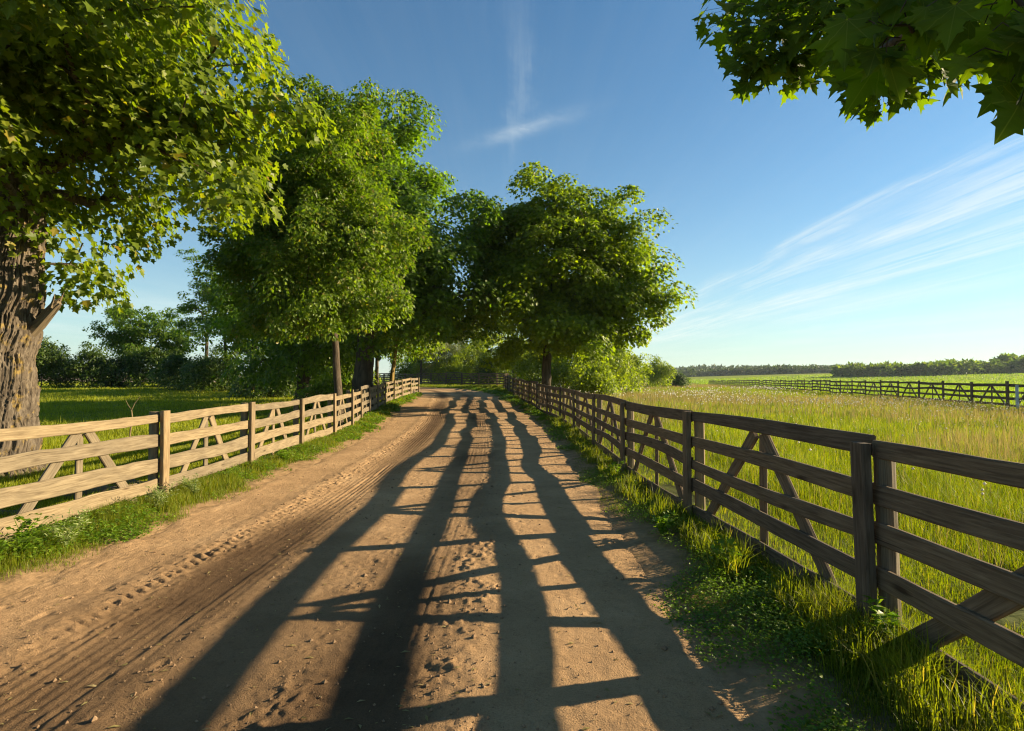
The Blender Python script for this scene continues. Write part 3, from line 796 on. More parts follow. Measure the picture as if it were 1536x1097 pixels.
def fence(name, label, pts, bay, side, heights, widths, post_h, mat, post_mat, seed, braces=True, first_bays=99, post_w=.12, thick=.032, zf=gz, rear=True,
          group=None, wav=.10, short=0, kill=()):
    """side: +1 when the lane (rails' face) lies to the left of the running direction"""
    r = np.random.default_rng(seed)
    P = smooth_path(pts, .05)
    d = np.r_[0, np.cumsum(np.linalg.norm(np.diff(P, axis=0), axis=1))]
    if np.isscalar(bay):
        nb = max(1, int(round(d[-1] / bay))); S = np.linspace(0, d[-1], nb + 1)
    else:
        S = np.interp(bay, P[:, 1], d); nb = len(S) - 1
    Q = np.stack([np.interp(S, d, P[:, 0]), np.interp(S, d, P[:, 1])], -1)
    org = np.array([Q[0, 0], Q[0, 1], zf(Q[0, 0], Q[0, 1])])
    root = empty(name, org, label, 'fence', group)
    Z = np.array([zf(a, b) for a, b in Q])
    up = np.array([0, 0, 1.])
    rest = MB()

    def put(part, V, F, U, far, mt):
        if far: rest.add(V, F, U)
        else:
            b = MB(); b.add(V, F, U); b.obj(part, mt, root, org)
    for i in range(nb + 1):
        far = i > first_bays
        a = Q[max(i - 1, 0)]; b = Q[min(i + 1, nb)]
        tg = np.r_[unit(b - a), 0]; nl = np.array([-tg[1], tg[0], 0]) * side         # towards the lane
        p = np.r_[Q[i], Z[i]]
        ln = np.r_[r.normal(0, .018, 2), 0]
        hp = post_h * r.uniform(.98, 1.03)
        f = p + nl * (thick / 2 + .034)
        V, F, U = board(f - up * .25, f + up * hp + ln, tg, nl, post_w * r.uniform(.92, 1.1), .06, r, .035, 8)
        put('post', V, F, U, far, post_mat)
        if rear:
            f = p - nl * (thick / 2 + .064) - tg * .03
            q = np.linspace(0, 1, 7)[:, None]
            pp = f - up * .25 + q * (up * (hp * .99 + .25) + ln)
            bmp = 1 + .10 * r.normal(0, .4, (1, 10)) + .03 * r.normal(0, 1, (7, 10))
            V, F, U = tube(pp, np.full(7, .055 * r.uniform(.95, 1.15)), 10, True, bmp); put('post', V, F, U, far, M['wood'])  # paler board colour puts sunlight into the dark fences' rear posts
    for i in range(nb):
        far = i >= first_bays
        a = np.r_[Q[i], Z[i]]; b = np.r_[Q[i + 1], Z[i + 1]]
        tg = unit(b - a); fl = np.r_[unit((b - a)[:2]), 0]; nl = np.array([-fl[1], fl[0], 0]) * side
        uu = unit(np.cross(tg, nl)); uu = uu if uu[2] > 0 else -uu
        boff = r.normal(0, .045) if i > 5 else 0
        for k, (h, w) in enumerate(zip(heights, widths)):
            h0 = h + boff + r.normal(0, .012); h1 = h + boff + r.normal(0, .012)
            V, F, U = board(a + up * h0 + tg * .004, b + up * h1 - tg * .004, uu, nl, w * r.uniform(.9, 1.1), thick, r, wav, 16, r.uniform(.85, 1.15))
            put('rail', V, F, U, far, mat)
        if braces:
            mid = (a + b) / 2 + r.normal(0, .04) * tg
            o1 = -nl * (thick + .003); o2 = -nl * (2 * thick + .006)
            hi = heights[-1] - .05
            ap = mid + up * hi
            for sgn, e in ((-1, a), (1, b)):
                foot = mid + (e - mid) * r.uniform(.62, .85) + up * (heights[0] - .02)
                foot[2] = (mid[2] + (e - mid)[2] * .75) + heights[0] - .02
                p1 = ap + sgn * tg * .07
                dr = unit(p1 - foot); un = unit(np.cross(dr, nl))
                V, F, U = board(foot + o1, p1 + o1, un, nl, .115 * r.uniform(.9, 1.15), .036, r, .06, 10)
                put('brace', V, F, U, far, mat)
            V, F, U = board(mid + o2 - up * .1, mid + o2 + up * (hi + r.uniform(-.05, .06)), fl, nl, .095 * r.uniform(.9, 1.15), .03, r, .06, 8)
            put('upright', V, F, U, far, mat)
    if rest.n:
        tag(rest.obj('far_bays', mat, root, org), kind='stuff')
    return root


RF = [(2.47, -3.5), (2.36, .45), (2.2, 3.47), (2.02, 6.41), (1.92, 9.6), (1.9, 13), (1.85, 16.7), (1.7, 20), (1.35, 23.5), (.95, 28), (.55, 32.5), (.1, 38), (-.4, 45), (-.65, 49)]
LF = [(-5.1, -1.5), (-4.95, 2.5), (-4.8, 5.1), (-4.74, 7.7), (-4.75, 10.3), (-4.8, 12.7), (-4.78, 15), (-5.0, 17.6), (-5.5, 21), (-6.0, 25), (-6.35, 28.3), (-6.5, 31.2), (-6.6, 34), (-6.6, 37), (-6.6, 40)]
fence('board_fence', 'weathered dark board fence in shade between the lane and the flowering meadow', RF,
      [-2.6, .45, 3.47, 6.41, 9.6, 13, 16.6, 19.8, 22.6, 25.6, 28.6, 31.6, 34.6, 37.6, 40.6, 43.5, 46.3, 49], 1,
      (.13, .41, .66, .91, 1.18), (.14, .125, .12, .12, .125), 1.225, M['wood_shaded'], M['wood_shaded'], 5, wav=.055)
fence('board_fence', 'sunlit pale board fence with wavy rails along the pasture side of the lane', LF,
      [-.3, 2.4, 5.05, 7.7, 10.3, 12.9, 15.3, 17.8, 20.3, 22.9, 25.6, 28.3, 31.2, 34, 37, 40], -1,
      (.0, .24, .53, .83, 1.115), (.13, .175, .165, .145, .13), 1.2, M['wood'], M['log'], 6, wav=.16, post_w=.14)
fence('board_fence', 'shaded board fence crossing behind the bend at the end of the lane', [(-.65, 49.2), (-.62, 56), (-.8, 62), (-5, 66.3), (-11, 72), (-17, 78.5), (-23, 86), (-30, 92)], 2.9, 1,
      (.15, .45, .75, 1.03, 1.28), (.12, .12, .12, .12, .12), 1.36, M['wood_shaded'], M['wood_shaded'], 7, braces=True, first_bays=12, wav=.12)
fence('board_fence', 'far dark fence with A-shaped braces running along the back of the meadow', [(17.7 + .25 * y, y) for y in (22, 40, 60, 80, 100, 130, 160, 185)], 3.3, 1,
      (.32, .66, .98, 1.32), (.13, .13, .13, .15), 1.48, M['wood_shaded'], M['wood_shaded'], 9, first_bays=18, post_w=.2, zf=gz, rear=False)
# pale replacement post of the far fence
fp = np.array([17.7 + .25 * 27.6 - .12, 27.6, gz(24.6, 27.6)])
r_ = np.random.default_rng(4)
mb = MB(); mb.add(*board(fp - [0, 0, .2], fp + [0, 0, 1.34], np.array([.24, .97, 0]), np.array([-.97, .24, 0]), .2, .05, r_, .02, 6))
m_, nt_, out_ = new_mat('pale_blue_metal')
p_ = N(nt_, 'BsdfPrincipled', Roughness=.5); L(nt_, ramp(nt_, noise(nt_, None, 6, 4), [(.3, (.33, .42, .5)), (.7, (.45, .53, .6))]), p_.inputs['Base Color']); L(nt_, p_.outputs[0], out_.inputs[0])
tag(mb.obj('post', m_), 'pale blue-grey post standing against the far dark fence', 'post')


# ------------------------------------------------------------------ grass
def blades(x, y, z, h, w, r, bend=.35, az=None):
    n = len(x)
    th = r.uniform(0, 2 * PI, n); fa = r.uniform(0, 2 * PI, n) if az is None else az
    ld = np.stack([np.cos(th), np.sin(th)], -1) * (h * np.abs(r.normal(0, bend, n)))[:, None]
    wd = np.stack([np.cos(fa), np.sin(fa)], -1) * (w / 2)[:, None]
    b = np.stack([x, y], -1)
    V = np.zeros((n, 5, 3))
    V[:, 0, :2] = b - wd; V[:, 1, :2] = b + wd; V[:, 0, 2] = z; V[:, 1, 2] = z
    mdl = b + ld * .32
    V[:, 2, :2] = mdl - wd * .75; V[:, 3, :2] = mdl + wd * .75; V[:, 2, 2] = z + h * .58; V[:, 3, 2] = z + h * .58
    V[:, 4, :2] = b + ld; V[:, 4, 2] = z + h * (1 - .3 * np.clip(np.linalg.norm(ld, axis=1) / h, 0, 1))
    F = np.array([(0, 1, 3), (0, 3, 2), (2, 3, 4)])[None] + (np.arange(n) * 5)[:, None, None]
    return V.reshape(-1, 3), F.reshape(-1, 3)


rf = smooth_path(RF, .2); lf_p = smooth_path(LF, .2)
def right_x(y): return np.interp(y, rf[:, 1], rf[:, 0])
def left_x(y): return np.interp(y, lf_p[:, 1], lf_p[:, 0])


def ypdf(n, y0, y1, p, r):
    u = r.random(n)
    if abs(p - 1) < 1e-6: return y0 * (y1 / y0) ** u
    return (y0 ** (1 - p) + u * (y1 ** (1 - p) - y0 ** (1 - p))) ** (1 / (1 - p))


def stuff(name, V, F, mat): return tag(link(name, mesh_data(name, V, F, mat)), kind='stuff')


r = np.random.default_rng(21)
# meadow behind the dark fence
n = 640000
y = ypdf(n, .6, 190, 1.12, r)
lo = np.where(y < 49, right_x(y) + .02, np.maximum(-.4, (y - 49) * .12)); hi = np.minimum(y * 1.12 + 4, 17.5 + .25 * y + 1.5)
x = lo + (hi - lo) * r.random(n)
tall = .5 * (fbm(x * .16, y * .16, 201, 3) + .5) + .5 * vn(x * .9, y * .9, 202)
near_f = sstep(x - right_x(np.minimum(y, 49)), .0, 2.6)
h = (.065 + .07 * near_f + .32 * tall * near_f * sstep(y + .6 * x, 6.5, 10)) * r.uniform(.6, 1.25, n)
w = np.maximum(.0034, y * .00055) * r.uniform(.7, 1.3, n)
keep = vn(x * 1.3, y * 1.3, 203) > .12
V, F = blades(x[keep], y[keep], ground_z(x[keep], y[keep]) - .01, h[keep], w[keep], r, .38)
stuff('meadow_grass', V, F, M['grass_meadow'])
# seeding stalks
n = 150000
y = ypdf(n, 3, 170, .95, r); lo = np.where(y < 49, right_x(y) + 1.2, np.maximum(4, (y - 49) * .14)); hi = np.minimum(y * 1.12 + 3, 17.5 + .25 * y)
x = lo + (hi - lo) * r.random(n)
band_m = sstep(fbm(x * .07, y * .11, 205, 3) + .25 * sstep(y, 10, 30) + .3 * sstep(x / np.maximum(y, 1), .45, .9) - .5 * (1 - sstep(y, 6, 13)), .12, .38)
k = (r.random(n) < band_m * .9 + .04) & (hi > lo)
k2 = r.random(len(x)) < .6
k = np.where(k)[0][k2[k]]; x, y = x[k], y[k]; n = len(x)
V, F = blades(x, y, ground_z(x, y), r.uniform(.36, .62, n), np.maximum(.004, y * .0006), r, .2)
stuff('seeding_grass', V, F, M['seed'])


def fluffs(x, y, z, s, r):
    n = len(x)
    O = np.array([(1, 0, 0), (-1, 0, 0), (0, 1, 0), (0, -1, 0), (0, 0, 1), (0, 0, -1)], float)
    F0 = np.array([(0, 2, 4), (2, 1, 4), (1, 3, 4), (3, 0, 4), (2, 0, 5), (1, 2, 5), (3, 1, 5), (0, 3, 5)])
    V = np.stack([x, y, z], -1)[:, None] + O[None] * s[:, None, None] * r.uniform(.7, 1.2, (n, 6, 1))
    return V.reshape(-1, 3), (F0[None] + (np.arange(n) * 6)[:, None, None]).reshape(-1, 3)


n = 6500
y = ypdf(n, 4, 75, .75, r); x = right_x(np.minimum(y, 49)) + 1.5 + (np.minimum(y * 1.05 + 2, 16.5 + .25 * y) - 3) * r.random(n)
k = (r.random(n) < .04 + sstep(fbm(x * .12, y * .12, 207, 3) + .25 * sstep(y, 9, 16) - .2 * sstep(y, 38, 60), .14, .34))
x, y = x[k], y[k]
V, F = fluffs(x, y, ground_z(x, y) + r.uniform(.5, .74, len(x)), np.maximum(.018, y * .0012) * r.uniform(.7, 1.3, len(x)), r)
stuff('white_wildflowers', V, F, M['fluff'])

# crop beyond the far fence
n = 90000
y = ypdf(n, 26, 420, .9, r); lo = 18.2 + .25 * y; hi = 1.12 * y + 8; k = hi > lo; y, lo, hi = y[k], lo[k], hi[k]; n = len(y)
x = lo + (hi - lo) * r.random(n)
V, F = blades(x, y, ground_z(x, y) - .02, r.uniform(.12, .3, n) + .0012 * y, np.maximum(.01, y * .0011), r, .4)
stuff('field_grass', V, F, M['crop'])

# verge under the dark fence: tufts near the boards, small weeds towards the lane
def verge(n, y0, y1, xa, xb, p, hfun, dens, seed, name, wmin=.004, bend=.5):
    r = np.random.default_rng(seed)
    y = ypdf(n, y0, y1, p, r); a = xa(y); b = xb(y); u = r.random(n); x = a + (b - a) * u
    d = road_d(x, y)
    k = r.random(n) < dens(x, y, d, u)
    x, y, d, u = x[k], y[k], d[k], u[k]
    h = hfun(x, y, d, u) * r.uniform(.5, 1.3, len(x))
    V, F = blades(x, y, ground_z(x, y) - .01, h, np.maximum(wmin, y * .0007) * r.uniform(.7, 1.4, len(x)), r, bend)
    return stuff(name, V, F, M['grass_verge'])


verge(420000, .8, 62, lambda y: np.interp(y, CLS[:, 1], CLS[:, 0]) + 1.5, lambda y: np.where(y < 49, right_x(y) + .12, .0), 1.15,
      lambda x, y, d, u: .026 + .06 * sstep(d, .3, .9) + .30 * sstep(d, .45, .9) * np.clip(vn(x * 2.2, y * 2.2, 211) - .3, 0, 1),
      lambda x, y, d, u: sstep(d + 1.2 * fbm(x * 1.7, y * 1.2, 212, 4), -.08, .45) * (.25 + .75 * sstep(vn(x * 3.1, y * 3.1, 213), .2, .55)), 31, 'verge_grass')
verge(230000, 2.2, 62, lambda y: left_x(np.minimum(y, 40)) - .25, lambda y: np.interp(y, CLS[:, 1], CLS[:, 0]) - 1.6, 1.1,
      lambda x, y, d, u: .04 + .12 * sstep(d, .05, .5) + .10 * np.clip(vn(x * 2.2, y * 2.2, 221) - .3, 0, 1),
      lambda x, y, d, u: sstep(d + 1.0 * fbm(x * 1.5, y * 1.2, 222, 4), .0, .5) * (.2 + .9 * sstep(vn(x * 3.1, y * 3.1, 223), .2, .55)), 32, 'verge_grass')
# pasture
n = 330000
y = ypdf(n, 2.5, 75, 1.0, r)
hi = np.where(y < 40, left_x(np.minimum(y, 40)) - .1, -13 - .55 * (y - 40)); lo = np.minimum(-y * 1.05 - 3, hi - 3)
x = lo + (hi - lo) * r.random(n)
h = (.05 + .16 * vn(x * .8, y * .8, 231)) * r.uniform(.6, 1.4, n) + .25 * (r.random(n) < .02) * vn(x * .3, y * .3, 233)
V, F = blades(x, y, ground_z(x, y) - .01, h, np.maximum(.005, y * .0008) * r.uniform(.7, 1.3, n), r, .45)
stuff('pasture_grass', V, F, M['grass_pasture'])


# low leafy weeds
def weeds(n, y0, y1, xa, xb, dens, seed, size, mat, name, zlo=.01, zhi=.08):
    r = np.random.default_rng(seed)
    y = ypdf(n, y0, y1, 1.25, r); x = xa(y) + (xb(y) - xa(y)) * r.random(n)
    d = road_d(x, y); k = r.random(n) < dens(x, y, d); x, y, d = x[k], y[k], d[k]; n = len(x)
    zz = ground_z(x, y) + r.uniform(zlo, zhi, n) * (.4 + sstep(d, 0, .5))
    th = r.uniform(0, 2 * PI, n)
    V, F = place_leaves(LEAF_OVAL, np.stack([x, y, zz], -1), np.stack([np.cos(th), np.sin(th), r.normal(.25, .3, n)], -1),
                        np.stack([r.normal(0, .4, n), r.normal(0, .4, n), np.ones(n)], -1), size * r.uniform(.5, 1.4, n) * np.maximum(1, y / 9))
    return stuff(name, V, F, mat)


weeds(190000, 1.0, 50, lambda y: np.interp(y, CLS[:, 1], CLS[:, 0]) + 1.7, lambda y: right_x(y) + .1,
      lambda x, y, d: sstep(d + 1.5 * fbm(x * 1.5, y * 1.2, 241, 4), -.1, .4) * sstep(vn(x * 2.3, y * 2.3, 242), .22, .6), 33, .024, M['weed'], 'verge_weeds')
weeds(110000, 3.0, 45, lambda y: left_x(np.minimum(y, 40)) - .1, lambda y: np.interp(y, CLS[:, 1], CLS[:, 0]) - 1.9,
      lambda x, y, d: sstep(d + .8 * fbm(x * 1.5, y * 1.5, 243, 4), .0, .3) * sstep(vn(x * 2.3, y * 2.3, 244), .4, .65), 34, .036, M['weed'], 'verge_weeds', .01, .12)


# single plants at the foot of the pale fence
def weed_plant(x, y, hgt, wid, mat, label, seed, nl=170, size=.05, name='weed_plant'):
    r = np.random.default_rng(seed)
    z0 = gz(x, y); t = empty(name, (x, y, z0), label, 'weed', 'weeds at the foot of the fences')
    mb = MB(); LP = []; LD = []
    for s_ in range(9):
        a = r.uniform(0, 2 * PI); e = np.array([math.cos(a) * wid * r.uniform(.2, 1), math.sin(a) * wid * r.uniform(.2, 1), hgt * r.uniform(.6, 1)])
        c = np.array([0, 0, hgt * .5]); tq = np.linspace(0, 1, 6)[:, None]
        q = 2 * tq * (1 - tq) * c + tq ** 2 * e
        V, F, U = tube(q, np.linspace(.004, .002, 6), 4, False); mb.add(V, F, U)
        for k in range(nl // 9):
            u = r.uniform(.2, 1); pt = 2 * u * (1 - u) * c + u * u * e
            LP.append(pt + r.normal(0, .022, 3)); LD.append(np.r_[r.normal(0, 1, 2), .35])
    mb.obj('stem', M['weed'], t)
    LP = np.array(LP); LD = np.array(LD); n = len(LP)
    V, F = place_leaves(LEAF_SLIM if mat is M['pale_weed'] else LEAF_OVAL, LP, LD, np.c_[r.normal(0, .5, (n, 2)), np.ones(n)], size * r.uniform(.6, 1.3, n))
    link('leaves', mesh_data('leaves', V, F, mat), t)


wp = [(-4.3, 7.75, .36, .27, 'pale_weed', 'pale feathery weed at the foot of the first round post'), (-4.28, 6.95, .33, .25, 'pale_weed', 'pale feathery weed left of the first round post'),
      (-4.15, 5.35, .38, .28, 'pale_weed', 'larger pale feathery weed at the left edge of the verge'), (-4.3, 5.05, .4, .26, 'weed', 'leafy green weed beside the larger pale weed'),
      (-4.3, 4.75, .36, .26, 'weed', 'broad green weed under the pale rails in the corner'), (-4.35, 10.9, .26, .2, 'weed', 'green weed under the second round post of the pale fence'),
      (1.72, 4.6, .26, .16, 'weed', 'leafy weed in the shade under the dark rails'), (1.62, 9.2, .3, .26, 'weed', 'dark leafy weed under the third post of the dark fence'),
      (1.55, 5.9, .2, .18, 'weed', 'low leafy weed beside the second post of the dark fence'), (2.12, 3.25, .34, .1, 'weed', 'upright weed in front of the nearest post of the dark fence')]
for i, (x, y, h, w, mt, lb) in enumerate(wp):
    weed_plant(x, y, h, w, M[mt], lb, 300 + i, 420 if mt == 'pale_weed' else 160, .05 if mt == 'pale_weed' else .065)
# tall tufts at the dark fence
TX = []; r = np.random.default_rng(61)
for k in range(150):
    ty = float(ypdf(1, 1.4, 20, 1.0, r)[0]); tx = right_x(ty) - r.uniform(.02, .42)
    nn_ = r.integers(25, 60)
    TX.append(np.stack([tx + r.normal(0, .05, nn_), ty + r.normal(0, .06, nn_), np.full(nn_, r.uniform(.16, .36))], -1))
TX = np.concatenate(TX)
V, F = blades(TX[:, 0], TX[:, 1], ground_z(TX[:, 0], TX[:, 1]), TX[:, 2] * r.uniform(.5, 1.2, len(TX)), np.full(len(TX), .007), r, .6)
stuff('grass_tufts', V, F, M['grass_verge'])

# ------------------------------------------------------------------ small things in the pasture
def lump(name, x, y, sx, sy, sz, mat, label, cat, seed, rot=0.0):
    import bmesh
    r = np.random.default_rng(seed)
    bm = bmesh.new(); bmesh.ops.create_icosphere(bm, subdivisions=4, radius=1)
    me = bpy.data.meshes.new(name); bm.to_mesh(me); bm.free()
    co = np.zeros(len(me.vertices) * 3, np.float32); me.vertices.foreach_get('co', co); co = co.reshape(-1, 3)
    k = 1 + .5 * fbm(co[:, 0] * 1.7 + seed, co[:, 1] * 1.7 + co[:, 2] * 1.3, seed, 4)
    co = co * k[:, None] * np.array([sx, sy, sz])
    c, s = math.cos(rot), math.sin(rot); co[:, :2] = co[:, :2] @ np.array([[c, s], [-s, c]])
    me.vertices.foreach_set('co', co.ravel()); me.materials.append(mat)
    o = link(name, me); o.location = (x, y, gz(x, y) + sz * .35)
    return tag(o, label, cat)


M['stone'] = plain_mat('field_stone', [(.3, (.16, .13, .10)), (.55, (.28, .24, .18)), (.75, (.4, .35, .27))], 4)
lump('boulder', -8.95, 13.35, .55, .35, .17, M['stone'], 'flat grey boulder in the pasture grass behind the pale fence', 'rock', 5, .3)
# dead sapling
bx, by = -8.75, 13.1
z0 = gz(bx, by); t = empty('dead_sapling', (bx, by, z0), 'dead forked sapling rising beside the flat boulder', 'sapling')
mb = MB()
for q, a, b_ in (([(0, 0, -.1), (-.02, 0, .4), (.03, 0, .75), (0, 0, .95)], .018, .012), ([(0, 0, .93), (.08, 0, 1.1), (.2, 0, 1.25)], .011, .005), ([(0, 0, .94), (-.08, 0, 1.06), (-.13, 0, 1.16)], .009, .004), ([(.02, 0, .7), (.1, .03, .8)], .005, .003)):
    q = np.array(q, float); V, F, U = tube(q, np.linspace(a, b_, len(q)), 6); mb.add(V, F, U)
mb.obj('stem', M['log'], t)
# fallen wood by the trunk
for i, (x0, y0, x1, y1, rr_, lb) in enumerate([(-7.1, 7.9, -5.5, 8.35, .10, 'split reddish log lying behind the pale fence beside the thick trunk'),
                                              (-6.3, 8.9, -5.3, 8.75, .07, 'short broken log on the ground behind the split reddish log'),
                                              (-5.2, 7.2, -6.4, 7.05, .05, 'thin fallen branch on the ground under the braces of the pale fence')]):
    k = 12; q = np.stack([np.linspace(x0, x1, k), np.linspace(y0, y1, k) + .04 * rng.normal(0, 1, k), [gz(x0, y0) + rr_ * .7] * k], -1)
    V, F, U = tube(q, rr_ * (1 + .12 * rng.normal(0, 1, k)), 12, True, 1 + .12 * rng.normal(0, 1, (k, 12)))
    mb = MB(); mb.add(V, F, U); tag(mb.obj('fallen_log', M['log'], smooth=True), lb, 'log')

# pebbles, clods and twigs on the lane
r = np.random.default_rng(91)
n = 15000
y = ypdf(n, 1.6, 22, 1.35, r); cxx = np.interp(y, CLS[:, 1], CLS[:, 0]); x = cxx + r.uniform(-2.5, 2.5, n)
rowp = .12 + .9 * band(x - cxx, 1.05, .2) + .7 * band(x - cxx, -1.5, .2) + .5 * band(x - cxx, -.5, .25) + .4 * band(x - cxx, .2, .2)
k = r.random(n) < rowp; x, y = x[k], y[k]; n = len(x)
zr = base_z(x, y)
s = r.lognormal(-5.35, .55, n)
# rest each on the road's own surface
ri = np.clip(np.searchsorted(ry, y), 0, len(ry) - 1); ci = np.clip(((x - RX[ri, 0]) / (RX[ri, -1] - RX[ri, 0]) * (nc - 1)).astype(int), 0, nc - 1)
V, F = fluffs(x, y, RZ[ri, ci] + s * .3, s, r)
stuff('clods', V, F, plain_mat('clod', [(.3, (.15, .095, .055)), (.6, (.25, .165, .095)), (.8, (.36, .26, .17))], 9))
n = 900
y = ypdf(n, 1.6, 14, 1.4, r); x = np.interp(y, CLS[:, 1], CLS[:, 0]) + r.uniform(-2.4, 2.5, n)
ri = np.clip(np.searchsorted(ry, y), 0, len(ry) - 1); ci = np.clip(((x - RX[ri, 0]) / (RX[ri, -1] - RX[ri, 0]) * (nc - 1)).astype(int), 0, nc - 1)
th = r.uniform(0, PI, n); ln = r.uniform(.02, .07, n)
V, F = place_leaves(LEAF_SLIM, np.stack([x, y, RZ[ri, ci] + .006], -1), np.stack([np.cos(th), np.sin(th), r.normal(0, .08, n)], -1), np.stack([r.normal(0, .2, n), r.normal(0, .2, n), np.ones(n)], -1), ln)
stuff('straw_litter', V, F, M['seed'])


# ------------------------------------------------------------------ far woods and hills
def wood(name, pts, n, hmin, hmax, wid, mat, seed, depth=20, nl=70):
    """a far wood that reads as one mass"""
    r = np.random.default_rng(seed)
    P = smooth_path(pts, 5); u = r.random(n); d = np.linspace(0, 1, len(P))
    x = np.interp(u, d, P[:, 0]); y = np.interp(u, d, P[:, 1]) + r.uniform(0, depth, n)
    z = base_z(x, y)
    h = r.uniform(hmin, hmax, n) * (.8 + .4 * vn(x * .03, y * .03, seed)); w = wid * r.uniform(.7, 1.3, n)
    idx = np.repeat(np.arange(n), nl)
    dr = unit(r.normal(0, 1, (len(idx), 3))); rad = r.uniform(.6, 1, len(idx)) ** .5
    o = dr * rad[:, None] * np.stack([w[idx], w[idx], h[idx] * .5], -1)
    c = np.stack([x, y, z + h * .52], -1)[idx] + o
    V, F = place_leaves(LEAF_OVAL, c, np.stack([dr[:, 0], dr[:, 1], dr[:, 2] - .3], -1) + r.normal(0, .4, (len(idx), 3)), dr + np.array([0, 0, .7]) + r.normal(0, .3, (len(idx), 3)),
                        (w[idx] * .8) * r.uniform(.6, 1.3, len(idx)))
    return stuff(name, V, F, mat)


def fx(xp, Yd): return ((xp - 768) / 853 * Yd, Yd)


wood('far_grove', [fx(1285, 330), fx(1350, 325), fx(1420, 320), fx(1500, 330), fx(1580, 340)], 260, 4.5, 7, 2.6, M['forest_lit'], 1, 25, 90)
wood('far_grove', [fx(1545, 330), fx(1620, 330)], 40, 7, 9, 4, M['forest_lit'], 12, 25, 120)
wood('far_woods', [fx(940, 560), fx(1050, 580), fx(1130, 560), fx(1220, 540), fx(1330, 540)], 620, 4.0, 6.4, 3.4, M['forest'], 2, 60, 60)
wood('far_woods', [fx(960, 820), fx(1100, 860), fx(1200, 840), fx(1330, 800)], 460, 8, 12, 5, M['forest'], 3, 80, 50)
# wooded ridge on the horizon
rx = np.linspace(-400, 2600, 700); rd = np.linspace(0, 1, 24)
A, B = np.meshgrid(rx, rd)
yy = 1500 + 300 * fbm(A * .002, B * 0, 5, 2) + B * 500
top = 25 + 9 * sstep(A, 350, 1400) + 12 * fbm(A * .004, B * 2, 6, 3)
zz = top * sstep(B, 0, .55) + 6 * vn(A * .09, B * 14, 8) * sstep(B, .05, .3) + 2
tag(link('wooded_ridge', mesh_data('wooded_ridge', np.stack([A, yy, zz], -1).reshape(-1, 3), grid_faces(700, 24),
    plain_mat('far_wood', [(.3, (.035, .055, .028)), (.6, (.055, .08, .036)), (.8, (.075, .1, .045))], .05, .95, .8, 2.0), True)), kind='structure')
# bare slope seen between the pasture bushes
A, B = np.meshgrid(np.linspace(-110, -38, 40), np.linspace(0, 1, 8))
yy = 92 + B * 22; zz = 1.2 + 1.6 * sstep(B, 0, .8) + .25 * fbm(A * .1, B * 2, 4, 3) + 0 * A
tag(link('bare_field', mesh_data('bare_field', np.stack([A, yy, zz], -1).reshape(-1, 3), grid_faces(40, 8), plain_mat('bare_soil', [(.3, (.33, .24, .17)), (.7, (.45, .34, .26))], .4), True)), kind='structure')

# ------------------------------------------------------------------ air
hv = np.array([(x, y, z) for z in (-6, 62) for y in (-110, 3750) for x in (-1900, 2700)], float)
hf = np.array([(0, 2, 3, 1), (4, 5, 7, 6), (0, 1, 5, 4), (2, 6, 7, 3), (0, 4, 6, 2), (1, 3, 7, 5)])
m, nt, out = new_mat('haze')
pv = N(nt, 'VolumePrincipled'); pv.inputs['Density'].default_value = .00012; pv.inputs['Color'].default_value = (.72, .86, .95, 1); pv.inputs['Anisotropy'].default_value = .2
L(nt, pv.outputs[0], out.inputs['Volume'])
tag(link('haze', mesh_data('haze', hv, hf, m)), kind='stuff')

# ------------------------------------------------------------------ sky
w = bpy.data.worlds.new('World'); SC.world = w; w.use_nodes = True
nt = w.node_tree
for n_ in list(nt.nodes): nt.nodes.remove(n_)
out = N(nt, 'OutputWorld'); bg = N(nt, 'Background'); bg.inputs['Strength'].default_value = .054
sky = N(nt, 'TexSky', sky_type='NISHITA', sun_disc=False)
sky.sun_elevation = math.radians(SUN_EL); sky.sun_rotation = math.radians(SUN_AZ)
sky.air_density = 1.0; sky.dust_density = .15; sky.ozone_density = 2.2; sky.altitude = 50
tc = N(nt, 'TexCoord'); sp = N(nt, 'SeparateXYZ'); L(nt, tc.outputs['Generated'], sp.inputs[0])
dz = mth(nt, 'MAXIMUM', sp.outputs[2], .03)
u = mth(nt, 'DIVIDE', sp.outputs[0], dz); v = mth(nt, 'DIVIDE', sp.outputs[1], dz)      # the cloud layer seen as a plane overhead
cb = N(nt, 'CombineXYZ'); L(nt, u, cb.inputs[0]); L(nt, v, cb.inputs[1])


def gauss(src, c, wd):
    q = mth(nt, 'DIVIDE', mth(nt, 'SUBTRACT', src, c), wd)
    return mth(nt, 'POWER', 2.718, mth(nt, 'MULTIPLY', mth(nt, 'MULTIPLY', q, q), -1))


mp = N(nt, 'Mapping'); mp.inputs['Scale'].default_value = (3.4, .22, 1); mp.inputs['Rotation'].default_value = (0, 0, math.radians(4)); L(nt, cb.outputs[0], mp.inputs[0])
st = noise(nt, mp.outputs[0], 1.2, 8, .68, .5)
mpf = N(nt, 'Mapping'); mpf.inputs['Scale'].default_value = (15, .9, 1); mpf.inputs['Rotation'].default_value = (0, 0, math.radians(9)); L(nt, cb.outputs[0], mpf.inputs[0])
fib = noise(nt, mpf.outputs[0], 1.0, 8, .7, .8)
st = mth(nt, 'MULTIPLY_ADD', mth(nt, 'SUBTRACT', fib, .5), .75, st)
mp2 = N(nt, 'Mapping'); mp2.inputs['Scale'].default_value = (1.1, .5, 1); L(nt, cb.outputs[0], mp2.inputs[0])
lump_n = noise(nt, mp2.outputs[0], 1.0, 6, .6, .4)
ub = mth(nt, 'ADD', u, mth(nt, 'MULTIPLY', mth(nt, 'SUBTRACT', lump_n, .5), .9))
